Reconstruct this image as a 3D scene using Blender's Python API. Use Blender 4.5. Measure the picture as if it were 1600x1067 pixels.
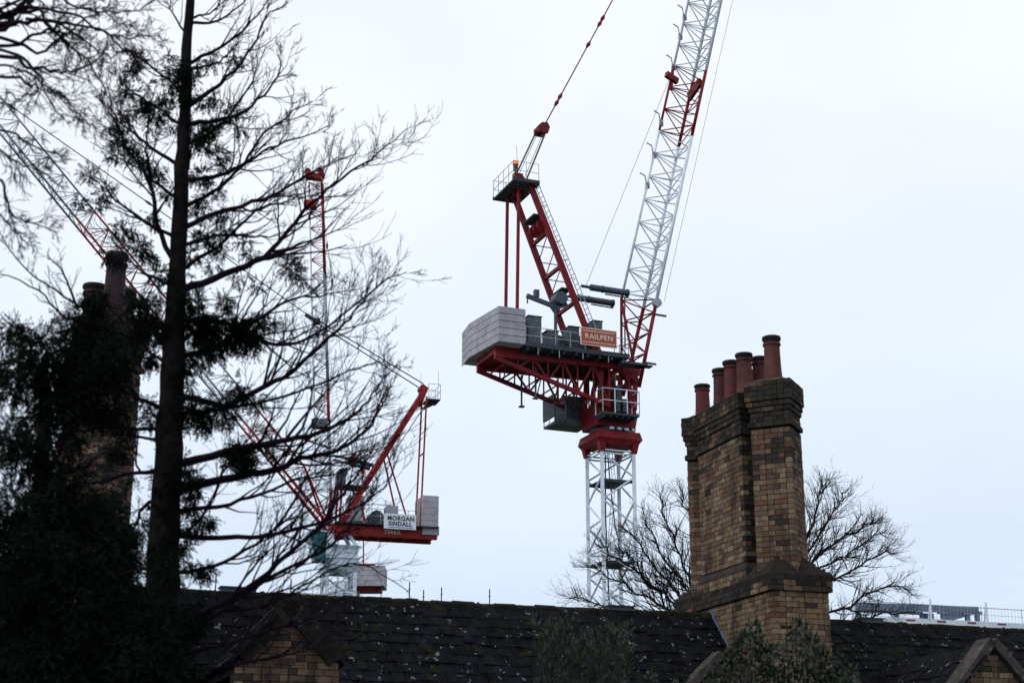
import bpy, math, random
import numpy as np
random.seed(7); rng = np.random.default_rng(11)
R = math.radians
for o in list(bpy.data.objects): bpy.data.objects.remove(o)
S = bpy.context.scene
COL = S.collection

# ------------------------------------------------------------------ camera
F = 2450.0; PITCH = R(17.4); EYE = np.array([0, 0, 1.65])
cd = bpy.data.cameras.new('camera'); cam = bpy.data.objects.new('camera', cd); COL.objects.link(cam)
cam.location = EYE; cam.rotation_euler = (math.pi/2 + PITCH, 0, 0)
cd.sensor_width = 36; cd.lens = F/1600*36; cd.clip_start = .1; cd.clip_end = 5000
cd.dof.use_dof = True; cd.dof.focus_distance = 55; cd.dof.aperture_fstop = 3.2
S.camera = cam
# ------------------------------------------------------------------ sky and sun (overcast)
SUN_EL, SUN_AZ = R(38), R(-125)
W = bpy.data.worlds.new('World'); S.world = W; W.use_nodes = True
nt = W.node_tree; nt.nodes.clear()
def nd(t, **k):
    n = nt.nodes.new(t)
    for a, b in k.items(): setattr(n, a, b)
    return n
wo = nd('ShaderNodeOutputWorld'); bg = nd('ShaderNodeBackground'); bg.inputs[1].default_value = .1
sk = nd('ShaderNodeTexSky', sky_type='NISHITA', sun_disc=False, sun_elevation=SUN_EL, sun_rotation=SUN_AZ)
tc = nd('ShaderNodeTexCoord'); sp = nd('ShaderNodeSeparateXYZ'); nt.links.new(tc.outputs['Generated'], sp.inputs[0])
rp = nd('ShaderNodeValToRGB'); cr = rp.color_ramp
cr.elements[0].position = .08; cr.elements[0].color = (.635, .75, .925, 1)
cr.elements[1].position = .60; cr.elements[1].color = (.92, .955, 1, 1)
e = cr.elements.new(.25); e.color = (.76, .85, .98, 1)
e = cr.elements.new(.42); e.color = (.885, .93, 1, 1)
nt.links.new(sp.outputs['Z'], rp.inputs[0])
mp = nd('ShaderNodeMapping'); mp.inputs['Scale'].default_value = (1, 1, 2.2); nt.links.new(tc.outputs['Generated'], mp.inputs[0])
nz = nd('ShaderNodeTexNoise'); nz.inputs['Scale'].default_value = 3.4; nz.inputs['Detail'].default_value = 5; nz.inputs['Roughness'].default_value = .5
nt.links.new(mp.outputs[0], nz.inputs['Vector'])
r2 = nd('ShaderNodeMapRange'); r2.inputs[1].default_value = .3; r2.inputs[2].default_value = .7; r2.inputs[3].default_value = 10.4; r2.inputs[4].default_value = 11.6
nt.links.new(nz.outputs[0], r2.inputs[0])
vm = nd('ShaderNodeVectorMath', operation='SCALE'); nt.links.new(rp.outputs[0], vm.inputs[0]); nt.links.new(r2.outputs[0], vm.inputs['Scale'])
mx = nd('ShaderNodeMix', data_type='RGBA'); mx.inputs[0].default_value = .93
nt.links.new(sk.outputs[0], mx.inputs[6]); nt.links.new(vm.outputs[0], mx.inputs[7])
nt.links.new(mx.outputs[2], bg.inputs[0]); nt.links.new(bg.outputs[0], wo.inputs[0])
sl = bpy.data.lights.new('sun', 'SUN'); sl.energy = 1.1; sl.angle = R(18); sl.color = (1, .96, .9)
so = bpy.data.objects.new('sun', sl); COL.objects.link(so)
so.rotation_euler = (R(90)-SUN_EL, 0, math.pi - SUN_AZ); so.location = (0, 0, 60)
vs = S.view_settings; vs.view_transform = 'Standard'; vs.look = 'None'; vs.exposure = 0; vs.gamma = 1; vs.use_curve_mapping = False

# ------------------------------------------------------------------ geometry of the view
def ray(x, y):
    a = (x-800)/F; b = (533.5-y)/F
    return np.array([a, math.cos(PITCH)-b*math.sin(PITCH), math.sin(PITCH)+b*math.cos(PITCH)])
def atY(x, y, Y):
    r = ray(x, y); return EYE + r*(Y/r[1])
def proj(p):
    d = np.asarray(p)-EYE
    f = d[1]*math.cos(PITCH)+d[2]*math.sin(PITCH); u = -d[1]*math.sin(PITCH)+d[2]*math.cos(PITCH)
    return 800+F*d[0]/f, 533.5-F*u/f
class Fr:
    def __init__(s, o, ang):
        s.o = np.array([o[0], o[1], 0.]); s.ang = R(ang); c, n = math.cos(s.ang), math.sin(s.ang)
        s.u = np.array([c, n, 0]); s.v = np.array([-n, c, 0])
    def W(s, a, b, z): return s.o + s.u*a + s.v*b + np.array([0, 0, z])
    def hit(s, x, y, a=None, b=None, z=None):
        r = ray(x, y); d = EYE-s.o
        n, c = (s.u, a) if a is not None else (s.v, b) if b is not None else (np.array([0, 0, 1.]), z)
        p = d + r*((c-d@n)/(r@n)); return np.array([p@s.u, p@s.v, p[2]])
WORLD = Fr((0, 0), 0)

# ------------------------------------------------------------------ materials
MATS = {}
def mat(name, col, rough=.7, metal=0, var=.25, scale=6, bump=0, bscale=40, col2=None, thr=(.5, .6), s2=3, emit=None, spec=.2, soot=0):
    if name in MATS: return MATS[name]
    m = bpy.data.materials.new(name); m.use_nodes = True; t = m.node_tree; N = t.nodes; Lk = t.links
    p = N['Principled BSDF']; p.inputs['Roughness'].default_value = rough; p.inputs['Metallic'].default_value = metal; p.inputs['Specular IOR Level'].default_value = spec
    g = N.new('ShaderNodeNewGeometry')
    n1 = N.new('ShaderNodeTexNoise'); n1.inputs['Scale'].default_value = scale; n1.inputs['Detail'].default_value = 5; Lk.new(g.outputs['Position'], n1.inputs['Vector'])
    mr = N.new('ShaderNodeMapRange'); mr.inputs[1].default_value = .3; mr.inputs[2].default_value = .7; mr.inputs[3].default_value = 1-var; mr.inputs[4].default_value = 1+var
    Lk.new(n1.outputs[0], mr.inputs[0])
    sc = N.new('ShaderNodeVectorMath'); sc.operation = 'SCALE'; sc.inputs[0].default_value = col[:3]; Lk.new(mr.outputs[0], sc.inputs['Scale'])
    out = sc.outputs[0]
    if col2:
        n2 = N.new('ShaderNodeTexNoise'); n2.inputs['Scale'].default_value = s2; n2.inputs['Detail'].default_value = 6; n2.inputs['Roughness'].default_value = .65; Lk.new(g.outputs['Position'], n2.inputs['Vector'])
        m2 = N.new('ShaderNodeMapRange'); m2.inputs[1].default_value = thr[0]; m2.inputs[2].default_value = thr[1]; Lk.new(n2.outputs[0], m2.inputs[0])
        x = N.new('ShaderNodeMix'); x.data_type = 'RGBA'; Lk.new(m2.outputs[0], x.inputs[0]); Lk.new(out, x.inputs[6]); x.inputs[7].default_value = (*col2, 1); out = x.outputs[2]
    if soot:
        n4 = N.new('ShaderNodeTexNoise'); n4.inputs['Scale'].default_value = 2.3; n4.inputs['Detail'].default_value = 7; n4.inputs['Roughness'].default_value = .6; st = N.new('ShaderNodeVectorMath'); st.operation = 'MULTIPLY'; st.inputs[1].default_value = (1.5, 1.5, .32); Lk.new(g.outputs['Position'], st.inputs[0]); Lk.new(st.outputs[0], n4.inputs['Vector'])
        m4 = N.new('ShaderNodeMapRange'); m4.inputs[1].default_value = .46; m4.inputs[2].default_value = .66; m4.inputs[4].default_value = soot; Lk.new(n4.outputs[0], m4.inputs[0])
        x4 = N.new('ShaderNodeMix'); x4.data_type = 'RGBA'; Lk.new(m4.outputs[0], x4.inputs[0]); Lk.new(out, x4.inputs[6]); x4.inputs[7].default_value = (.022, .02, .019, 1); out = x4.outputs[2]
    Lk.new(out, p.inputs['Base Color'])
    if bump:
        n3 = N.new('ShaderNodeTexNoise'); n3.inputs['Scale'].default_value = bscale; n3.inputs['Detail'].default_value = 4; Lk.new(g.outputs['Position'], n3.inputs['Vector'])
        b = N.new('ShaderNodeBump'); b.inputs['Strength'].default_value = bump; b.inputs['Distance'].default_value = .01; Lk.new(n3.outputs[0], b.inputs['Height']); Lk.new(b.outputs[0], p.inputs['Normal'])
    if emit: p.inputs['Emission Color'].default_value = (*emit[:3], 1); p.inputs['Emission Strength'].default_value = emit[3]
    MATS[name] = m; return m
def tile_mat(name, lich):
    m = mat(name, (.0062, .0068, .0098), .85, spec=.05, var=.65, scale=5, bump=.5, bscale=60, col2=(.013, .014, .007), thr=(.54, .66), s2=4)
    t = m.node_tree; N = t.nodes; Lk = t.links; p = N['Principled BSDF']
    g = N.new('ShaderNodeNewGeometry'); v = N.new('ShaderNodeTexVoronoi'); v.inputs['Scale'].default_value = 5.5; v.inputs['Randomness'].default_value = 1
    dn = N.new('ShaderNodeTexNoise'); dn.inputs['Scale'].default_value = 22; dn.inputs['Detail'].default_value = 3
    Lk.new(g.outputs['Position'], dn.inputs['Vector'])
    ad = N.new('ShaderNodeMix'); ad.data_type = 'RGBA'; ad.blend_type = 'LINEAR_LIGHT'; ad.inputs[0].default_value = .10
    Lk.new(g.outputs['Position'], ad.inputs[6]); Lk.new(dn.outputs['Color'], ad.inputs[7]); Lk.new(ad.outputs[2], v.inputs['Vector'])
    mr = N.new('ShaderNodeMapRange'); mr.inputs[1].default_value = .17; mr.inputs[2].default_value = .12; Lk.new(v.outputs['Distance'], mr.inputs[0])
    n2 = N.new('ShaderNodeTexNoise'); n2.inputs['Scale'].default_value = 30; n2.inputs['Detail'].default_value = 3; Lk.new(g.outputs['Position'], n2.inputs['Vector'])
    m2 = N.new('ShaderNodeMapRange'); m2.inputs[1].default_value = lich; m2.inputs[2].default_value = lich+.07; Lk.new(n2.outputs[0], m2.inputs[0])
    mu = N.new('ShaderNodeMath'); mu.operation = 'MULTIPLY'; Lk.new(mr.outputs[0], mu.inputs[0]); Lk.new(m2.outputs[0], mu.inputs[1])
    old = p.inputs['Base Color'].links[0].from_socket
    x = N.new('ShaderNodeMix'); x.data_type = 'RGBA'; Lk.new(mu.outputs[0], x.inputs[0]); Lk.new(old, x.inputs[6]); x.inputs[7].default_value = (.20, .215, .23, 1)
    Lk.new(x.outputs[2], p.inputs['Base Color']); return m
RED = mat('red_paint', (.165, .005, .010), .5, var=.3, scale=2, bump=.1, col2=(.075, .006, .009), thr=(.55, .75), s2=1.3)
RED2 = mat('bright_red_paint', (.25, .014, .013), .5, var=.25, scale=2, col2=(.2, .02, .014), thr=(.55, .75), s2=1.3)
WHITE = mat('white_paint', (.60, .68, .78), .5, var=.12, scale=2, col2=(.40, .44, .5), thr=(.55, .75), s2=1.5)
GALV = mat('galvanised_steel', (.30, .34, .38), .5, .3, var=.25, scale=5)
DGREY = mat('dark_grey_steel', (.05, .06, .075), .55, .2, var=.35, scale=3)
MACH = mat('machinery_grey', (.085, .10, .12), .5, .1, var=.35, scale=3)
GRATE = mat('grating', (.045, .055, .065), .7, .2, var=.4, scale=8)
TUBEB = mat('buffer_blue_grey', (.055, .075, .10), .4, .3, var=.2)
ROPE = mat('steel_rope', (.06, .07, .085), .5, .5, var=.1)
CONC = mat('counterweight_concrete', (.35, .34, .39), .9, var=.16, scale=1.5, bump=.2, col2=(.17, .15, .15), thr=(.52, .78), s2=1.4)
GLASS = mat('teal_cab_glass', (.03, .13, .15), .08, 0, var=.1)
AMBER = mat('amber_lamp', (.7, .16, .02), .3, emit=(1, .25, .02, .5))
SIGN_O = mat('orange_sign_face', (.36, .085, .045), .5, var=.06)
SIGN_W = mat('white_sign_face', (.70, .74, .80), .5, var=.05)
INK = mat('dark_blue_ink', (.012, .025, .07), .5, var=.02); INKB = mat('blue_ink', (.05, .2, .5), .5, var=.02); PALE = mat('pale_ink', (.72, .68, .66), .5, var=.02)
BARK = mat('conifer_bark', (.010, .0085, .0095), .95, var=.5, scale=14, bump=.9, bscale=30, col2=(.017, .019, .014), thr=(.55, .7), s2=5, spec=.04)
TWIG = mat('dark_twig', (.013, .008, .015), .9, var=.3, spec=.04)
TWIG2 = mat('bare_twig', (.028, .024, .022), .9, var=.4, col2=(.045, .045, .02), thr=(.55, .7), s2=2, spec=.04)
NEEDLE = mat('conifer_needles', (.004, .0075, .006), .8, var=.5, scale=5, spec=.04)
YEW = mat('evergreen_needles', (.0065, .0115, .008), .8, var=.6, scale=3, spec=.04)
LEAFA = mat('narrow_leaf', (.030, .042, .026), .6, var=.5, scale=5, col2=(.05, .04, .028), thr=(.55, .7), s2=3)
LEAFB = mat('broad_leaf', (.012, .025, .014), .5, var=.5, scale=7)
BR = [mat('brick_'+n, c, .9, spec=.08, soot=.75, var=.28, scale=22, bump=.5, bscale=70, col2=tuple(k*.45 for k in c), thr=(.56, .75), s2=9) for n, c in
      [('buff', (.172, .124, .084)), ('brown', (.132, .090, .064)), ('pale', (.212, .162, .116)), ('red', (.125, .062, .044)), ('plum', (.10, .062, .052)), ('ochre', (.172, .114, .062)),
       ('sooty', (.040, .034, .030)), ('soot_black', (.020, .018, .018)), ('mossy', (.034, .034, .018))]]
MORTAR = mat('mortar', (.022, .019, .017), .95, spec=.05, var=.4, scale=12, bump=.4)
FLAUNCH = mat('flaunching', (.035, .035, .03), .95, var=.4, scale=8, bump=.6, col2=(.065, .056, .012), thr=(.48, .6), s2=5)
LEAD = mat('lead_flashing', (.11, .145, .23), .6, .2, var=.3, scale=8, bump=.3)
STONE = mat('coping_stone', (.048, .041, .039), .9, var=.4, scale=6, bump=.5, col2=(.13, .12, .115), thr=(.56, .68), s2=12)
COPD = mat('dark_weathered_coping', (.016, .015, .015), .9, spec=.06, var=.5, scale=6, bump=.5, col2=(.09, .09, .085), thr=(.62, .70), s2=9)
POT = mat('terracotta_pot', (.098, .024, .026), .75, var=.25, scale=9, bump=.2, col2=(.06, .03, .03), thr=(.5, .75), s2=4)
POTS = [POT, mat('worn_terracotta_pot', (.10, .036, .030), .8, var=.3, scale=7, bump=.3, col2=(.035, .02, .022), thr=(.45, .7), s2=3), mat('dark_terracotta_pot', (.070, .024, .027), .8, var=.3, scale=9, bump=.3, col2=(.03, .018, .02), thr=(.45, .7), s2=5)]
POTK = mat('dark_purple_pot', (.030, .016, .022), .8, var=.3, scale=7, bump=.3)  # darker, purplish colour for the pots of the left stack
POTD = mat('sooty_pot_rim', (.018, .013, .014), .85, var=.3)
TILE = tile_mat('roof_tile', .47); TILE_L = tile_mat('roof_tile_lichened', .33)
MOSS = mat('ridge_moss', (.012, .012, .009), .95, spec=.05, var=.5, scale=12, bump=.8, col2=(.035, .031, .011), thr=(.56, .68), s2=7)
BLDW = mat('white_edge_board', (.62, .68, .76), .6, var=.08); BLDB = mat('blue_grey_steel', (.11, .15, .22), .5, .2, var=.2); BLDR = mat('red_stripe', (.20, .04, .06), .6, var=.1); DBLUE = mat('dark_blue_steel', (.02, .045, .09), .5, var=.2)
CONCB = mat('site_concrete', (.3, .31, .33), .9, var=.2, scale=.5)
GROUND = mat('ground_grass', (.035, .05, .02), .95, var=.4, scale=.7, bump=.5, bscale=6)

# ------------------------------------------------------------------ mesh building
WLOC = {}
def nrm(v): v = np.asarray(v, float); return v/(np.linalg.norm(v)+1e-12)
class MB:
    def __init__(s): s.v = []; s.f = []; s.m = []; s.n = 0
    def add(s, vs, fs, m=0):
        k = s.n
        for p in vs: s.v.append((p[0], p[1], p[2]))
        s.n += len(vs)
        for f in fs: s.f.append(tuple(i+k for i in f)); s.m.append(m)
        return s
    def hexa(s, c, m=0):      # 8 corners: bottom loop, top loop
        return s.add(c, [(3, 2, 1, 0), (4, 5, 6, 7), (0, 1, 5, 4), (1, 2, 6, 5), (2, 3, 7, 6), (3, 0, 4, 7)], m)
    def box(s, fr, a0, a1, b0, b1, z0, z1, m=0):
        return s.hexa([fr.W(a, b, z) for z in (z0, z1) for a, b in ((a0, b0), (a1, b0), (a1, b1), (a0, b1))], m)
    def frust(s, fr, lo, z0, hi, z1, m=0):
        q = lambda r: ((r[0], r[2]), (r[1], r[2]), (r[1], r[3]), (r[0], r[3]))
        return s.hexa([fr.W(a, b, z0) for a, b in q(lo)]+[fr.W(a, b, z1) for a, b in q(hi)], m)
    def prism(s, pts, ext, m=0):
        n = len(pts); pts = [np.asarray(p, float) for p in pts]; ext = np.asarray(ext, float)
        return s.add(pts+[p+ext for p in pts], [tuple(range(n))[::-1], tuple(range(n, 2*n))]+[(i, (i+1) % n, n+(i+1) % n, n+i) for i in range(n)], m)
    def tube(s, pts, r, n=6, m=0, cap=True):
        pts = [np.asarray(p, float) for p in pts]; k = len(pts)
        rr = [r]*k if not hasattr(r, '__len__') else r
        ref = None; vs = []
        for i in range(k):
            d = nrm(pts[min(i+1, k-1)]-pts[max(i-1, 0)])
            if ref is None: ref = np.array([0, 0, 1.]) if abs(d[2]) < .9 else np.array([1., 0, 0])
            x = nrm(ref-d*(ref@d)); y = np.cross(d, x); ref = x
            for j in range(n):
                a = 2*math.pi*(j+.5)/n; vs.append(pts[i]+(x*math.cos(a)+y*math.sin(a))*rr[i])
        fs = [(i*n+j, i*n+(j+1) % n, (i+1)*n+(j+1) % n, (i+1)*n+j) for i in range(k-1) for j in range(n)]
        if cap: fs += [tuple(range(n))[::-1], tuple(range((k-1)*n, k*n))]
        return s.add(vs, fs, m)
    def bar(s, p, q, w, h=None, m=0):      # rectangular bar
        p = np.asarray(p, float); q = np.asarray(q, float); h = h or w; d = nrm(q-p)
        ref = np.array([0, 0, 1.]) if abs(d[2]) < .95 else np.array([0, 1., 0])
        x = nrm(np.cross(d, ref))*w/2; y = nrm(np.cross(x, d))*h/2
        return s.hexa([p-x-y, p+x-y, p+x+y, p-x+y, q-x-y, q+x-y, q+x+y, q-x+y], m)
    def lathe(s, c, prof, n=20, m=None):
        vs = []; k = len(prof)
        for r, z in prof:
            for j in range(n): a = 2*math.pi*j/n; vs.append((c[0]+r*math.cos(a), c[1]+r*math.sin(a), c[2]+z))
        for i in range(k-1):
            pass
        base = s.n; s.add(vs, [])
        for i in range(k-1):
            for j in range(n):
                s.f.append((base+i*n+j, base+i*n+(j+1) % n, base+(i+1)*n+(j+1) % n, base+(i+1)*n+j)); s.m.append(m[i] if m else 0)
        return s
    def build(s, name, mats, parent=None, origin=None, smooth=False, kind=None):
        if not isinstance(mats, (list, tuple)): mats = [mats]
        v = np.array(s.v, float)
        if origin is None: origin = WLOC[parent.name] if parent else np.array([v[:, 0].mean(), v[:, 1].mean(), v[:, 2].min()])
        me = bpy.data.meshes.new(name); me.from_pydata([tuple(p) for p in v-origin], [], s.f)
        for mm in mats: me.materials.append(mm)
        if len(mats) > 1: me.polygons.foreach_set('material_index', s.m)
        if smooth: me.polygons.foreach_set('use_smooth', [True]*len(s.f))
        me.update(); return link(name, me, origin, parent, kind)
def link(name, me, loc, parent=None, kind=None, rotz=0):
    o = bpy.data.objects.new(name, me); COL.objects.link(o); WLOC[o.name] = np.array(loc, float)
    o.location = WLOC[o.name]-(WLOC[parent.name] if parent else 0); o.parent = parent
    if rotz: o.rotation_euler = (0, 0, rotz)
    if kind: o['kind'] = kind
    return o
def tag(o, label, cat, group=None):
    o['label'] = label; o['category'] = cat
    if group: o['group'] = group
    return o
def thing(name, loc, label, cat, group=None):
    return tag(link(name, None, loc), label, cat, group)
def struct(o): o['kind'] = 'structure'; return o
def text(name, s, fr, a, b, z, size, m, parent, ang=None, depth=.01, xs=1, bold=.008):
    c = bpy.data.curves.new(name, 'FONT'); c.body = s; c.size = size; c.extrude = depth; c.align_x = 'CENTER'; c.align_y = 'CENTER'; c.space_character = 1.12; c.offset = bold*size/.5
    t = bpy.data.objects.new(name, c); COL.objects.link(t)
    me = bpy.data.meshes.new_from_object(t.evaluated_get(bpy.context.evaluated_depsgraph_get())); bpy.data.objects.remove(t)
    me.materials.clear(); me.materials.append(m)
    o = link(name, me, fr.W(a, b, z), parent); o.rotation_euler = (math.pi/2, 0, fr.ang if ang is None else ang); o.scale = (xs, 1, 1); return o

# ------------------------------------------------------------------ ground
n = 80; gx = np.linspace(-900, 900, n+1)
gx = np.sign(gx)*(np.abs(gx)/900)**2*900
mb = MB(); vs = []
for j in range(n+1):
    for i in range(n+1):
        x, y = gx[i], gx[j]; vs.append((x, y, .08*math.sin(x*.4)*math.cos(y*.31) if abs(x)+abs(y) < 80 else 0))
mb.add(vs, [(j*(n+1)+i, j*(n+1)+i+1, (j+1)*(n+1)+i+1, (j+1)*(n+1)+i) for j in range(n) for i in range(n)])
struct(mb.build('ground', GROUND, origin=np.zeros(3), smooth=True))

# ------------------------------------------------------------------ house
C0 = atY(1207, 921, 23.)
H = Fr(C0, 19)
house = thing('brick_house', H.W(-2, 2, 0), 'low yellow brick house with mossy dark tiled roof and two tall chimneys', 'house')
RB, RZ = 2.07, 4.91          # ridge
TP = math.tan(R(47)); EAVE = 2.35
A0, A1 = -14.5, 9.5
bE = RB-(RZ-EAVE)/TP; bE2 = RB+(RZ-EAVE)/TP
mb = MB(); mb.box(H, A0+.2, A1-.2, bE+.35, bE2-.35, 0, EAVE+.25); mb.build('wall', BR[1], house)
# bricks ------------------------------------------------------------
CO = .079; BH = .070
MESHC = {}
def brick_mesh(L, D, mi):
    k = (round(L, 2), round(D, 2), mi)
    if k not in MESHC:
        m = MB(); L2, D2, h = L/2, D/2, BH/2; c = .006
        loop = [(-L2, -D2+c), (-L2+c, -D2), (L2-c, -D2), (L2, -D2+c), (L2, D2), (-L2, D2)]
        vsb = [(x, y, -h) for x, y in loop]+[(x, y, h) for x, y in loop]
        m.add(vsb, [(5, 4, 3, 2, 1, 0), (6, 7, 8, 9, 10, 11)]+[(i, (i+1) % 6, 6+(i+1) % 6, 6+i) for i in range(6)])
        me = bpy.data.meshes.new('brick'); me.from_pydata(m.v, [], m.f); me.materials.append(BR[mi]); MESHC[k] = me
    return MESHC[k]
class Bricks:
    """collects bricks; the largest in view become parts, the rest one joined part"""
    def __init__(s, parent): s.p = parent; s.l = []
    def wall(s, fr, p0, p1, z0, n, pal, trim=True, par=0, depth=.1):
        p0 = np.array(p0, float); p1 = np.array(p1, float); L = np.linalg.norm(p1-p0); d = (p1-p0)/L; nin = np.array([-d[1], d[0]])
        th = fr.ang+math.atan2(d[1], d[0])
        for k in range(n):
            odd = (k+par) % 2; a, b = 0., L
            if trim and odd: a += depth+.008; b -= depth+.008
            x = a; j = 0; first = True
            while x < b-.02:
                l = (.212 if (j+odd) % 2 == 0 else .102)
                if b-(x+l) < .06: l = b-x
                z = z0+(k+.5)*CO; out = random.uniform(-.004, .005)
                c2 = p0+d*(x+l/2)+nin*(depth/2+out)
                mi = pal(z)
                ll = l-.010
                if first or abs(x+l-b) < 1e-6: ll = l-.006
                s.l.append((fr.W(c2[0], c2[1], z), th, ll, depth, mi, fr.u*nin[0]+fr.v*nin[1]))
                x += l; j += 1; first = False
    def ring(s, fr, cen, ha, hb, rot, z0, n, pal, pal0=None):
        c, q = math.cos(rot), math.sin(rot)
        P = [(cen[0]+x*c-y*q, cen[1]+x*q+y*c) for x, y in ((-ha, -hb), (ha, -hb), (ha, hb), (-ha, hb))]
        for i in range(4): s.wall(fr, P[i], P[(i+1) % 4], z0, n, pal0 if pal0 and i == 0 else pal, par=i % 2)
    def finish(s, want, window=None):
        sc = []
        for i, (c, th, L, D, mi, nin) in enumerate(s.l):
            v = c-EYE; x, y = proj(c); vis = (v@nin)/np.linalg.norm(v)
            ok = vis > .08 and -5 < x < 1605 and 0 < y < 1072 and (window is None or window(x, y))
            sc.append((L*vis/np.linalg.norm(v) if ok else -1, i))
        sc.sort(reverse=True); pick = {i for q, i in sc[:want] if q > 0}
        rest = MB()
        for i, (c, th, L, D, mi, nin) in enumerate(s.l):
            if i in pick: link('brick', brick_mesh(L, D, mi), c, s.p, rotz=th)
            else:
                ux = np.array([math.cos(th), math.sin(th), 0])*L/2; uy = np.array([-math.sin(th), math.cos(th), 0])*D/2; uz = np.array([0, 0, BH/2])
                rest.hexa([c-ux-uy-uz, c+ux-uy-uz, c+ux+uy-uz, c-ux+uy-uz, c-ux-uy+uz, c+ux-uy+uz, c+ux+uy+uz, c-ux+uy+uz], mi)
        if rest.n: rest.build('brickwork', BR, s.p, kind='stuff')
def pick(w): return random.choices(range(9), w)[0]
pal_base = lambda z: pick([6, 4, 3, .6, .9, 1.2, .15, 0, .1])
pal_shaft = lambda z: pick([5, 5, 2, .5, 1.6, .7, .15, 0, .1]) if z < 6.9 else pick([2.6, 4.5, .8, .9, 2.6, .3, .9, .1, .2])
pal_front = lambda z: pick([3, 5, 1.3, 1.6, 2, .4, .5, .05, .2]) if z < 7.0 else pick([.5, 3, .1, .8, 2.5, .1, 4, .6, .5])
pal_cap = lambda z: pick([.05, .7, 0, .15, .9, 0, 6, 2.2, 1.4])
pal_mould = lambda z: pick([.5, 1.5, .2, .1, .4, .1, 5, 2, .8])
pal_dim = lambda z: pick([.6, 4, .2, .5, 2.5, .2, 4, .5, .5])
pal_gable = lambda z: pick([.6, 5, .1, .3, 3.5, .1, 1.6, 0, .1])  # browner, dimmer mix: tree shade on the left gable put into brick colour
def pot(parent, a, b, z, h, r, dark=False):
    prof = [(r*1.04, -.05), (r*1.0, 0), (r*.90, h*.35), (r*.86, h*.78), (r*.86, h*.80), (r*1.0, h*.815), (r*1.0, h*.85), (r*.88, h*.865), (r*.9, h*.90), (r*1.03, h*.93), (r*1.05, h*.975), (r*1.0, h), (r*.86, h), (r*.80, h*.7)]
    m = [0]*6+[1]*8; sq = random.uniform(-.06, .06); prof = [(q_[0]*(1+sq*q_[1]/h), q_[1]) for q_ in prof]
    MB().lathe(H.W(a, b, z), prof, 24, m).build('chimney_pot', [POTK if dark else random.choice(POTS), POTD], parent, smooth=True)
def chimney(da, pots, want, window, name):
    cx = .465+da; mb = MB()
    g = .014
    mb.box(H, da+g, da+.93-g, g, 3.3-g, 1.8, 5.05)
    mb.box(H, da-.05+g, da+.98-g, -.05+g, 3.35-g, 5.05, 5.30)
    for bc in (.495, 2.805):      # diagonal flues
        q = Fr(H.W(cx, bc, 0), math.degrees(H.ang)+45)
        for h, z0, z1 in ((.31, 5.3, 7.6), (.34, 7.6, 7.69), (.31, 7.69, 7.84), (.33, 7.84, 7.925), (.35, 7.925, 8.01), (.37, 8.01, 8.30)):
            mb.box(q, -h+g, h-g, -h+g, h-g, z0, z1)
        mb.frust(q, (-.365, .365, -.365, .365), 8.285, (-.2, .2, -.2, .2), 8.40, 1)
    mb.box(H, da+.05+g, da+.88-g, .87+g, 2.43-g, 5.3, 7.6)
    mb.frust(H, (da+.0, da+.93, .80, 2.5), 5.3, (da+.0, da+.93, .80, 2.5), 5.50, 2); mb.frust(H, (da+.0, da+.93, .80, 2.5), 5.50, (da+.058, da+.872, .878, 2.42), 5.60, 2)
    for e, z0, z1 in ((.03, 7.6, 7.69), (0, 7.69, 7.84), (.025, 7.84, 7.925), (.04, 7.925, 8.01), (.06, 8.01, 8.27)):
        mb.box(H, da+.05-e+g, da+.88+e-g, .87-e+g, 2.43+e-g, z0, z1)
    mb.frust(H, (da-.0, da+.93, .82, 2.48), 8.255, (da+.16, da+.77, 1.0, 2.3), 8.37, 1)
    # broaches: stepped corner pyramids between the square base and the turned flues
    for bc in (.495, 2.805):
        for sa in (-1, 1):
            for sb in (-1, 1):
                cor = np.array([cx+sa*.50, bc+sb*.53]); m1 = np.array([cx+sa*.50, bc-sb*.0]); m2 = np.array([cx-sa*.0, bc+sb*.53]); foot = np.array([cx+sa*.2, bc+sb*.2])
                for k in range(6):
                    f = 1-k*.165; z0 = 5.3+k*.05
                    T = [foot+(p-foot)*f for p in (cor, m1, m2)]
                    if sa*sb < 0: T = T[::-1]
                    mb.prism([H.W(p[0], p[1], z0-.002*k) for p in T], (0, 0, .052), 2)
    core = mb.build('chimney', [MORTAR, FLAUNCH, BR[6]], house)
    if name: core['label'] = name
    B = Bricks(core)
    B.ring(H, (cx, 1.65), .465, 1.65, 0, 5.05-CO*32, 32, pal_dim if da else pal_base)
    B.ring(H, (cx, 1.65), .515, 1.70, 0, 5.05, 2, pal_mould)
    B.ring(H, (cx, 1.65), .50, 1.685, 0, 5.05+2*CO, 1, pal_mould)
    for bc in (.495, 2.805):
        B.ring(H, (cx, bc), .31, .31, R(45), 5.36, 28, pal_dim if da else pal_front)
        for e, z, n in ((.34, 7.6, 1), (.31, 7.685, 2), (.33, 7.845, 1), (.35, 7.925, 1), (.37, 8.01, 4)):
            B.ring(H, (cx, bc), e, e, R(45), z, n, pal_cap)
    B.ring(H, (cx, 1.65), .415, .78, 0, 5.615, 25, pal_dim if da else pal_shaft, pal_mould)
    B.ring(H, (cx, 1.65), .475, .845, 0, 5.30, 2, pal_base)
    for e, z, n in ((.03, 7.6, 1), (0, 7.685, 2), (.025, 7.845, 1), (.04, 7.925, 1), (.06, 8.01, 3)):
        B.ring(H, (cx, 1.65), .415+e, .78+e, 0, z, n, pal_cap)
    B.finish(want, window)
    for (a, b, z, h, r) in pots: pot(core, a+da, b, z, h, r, da != 0)
    return core
def potpx(x, ytop, a, z, h, r, da=0):
    p = H.hit(x, ytop, a=a+da); return (a, p[1], z, h, r)
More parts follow.
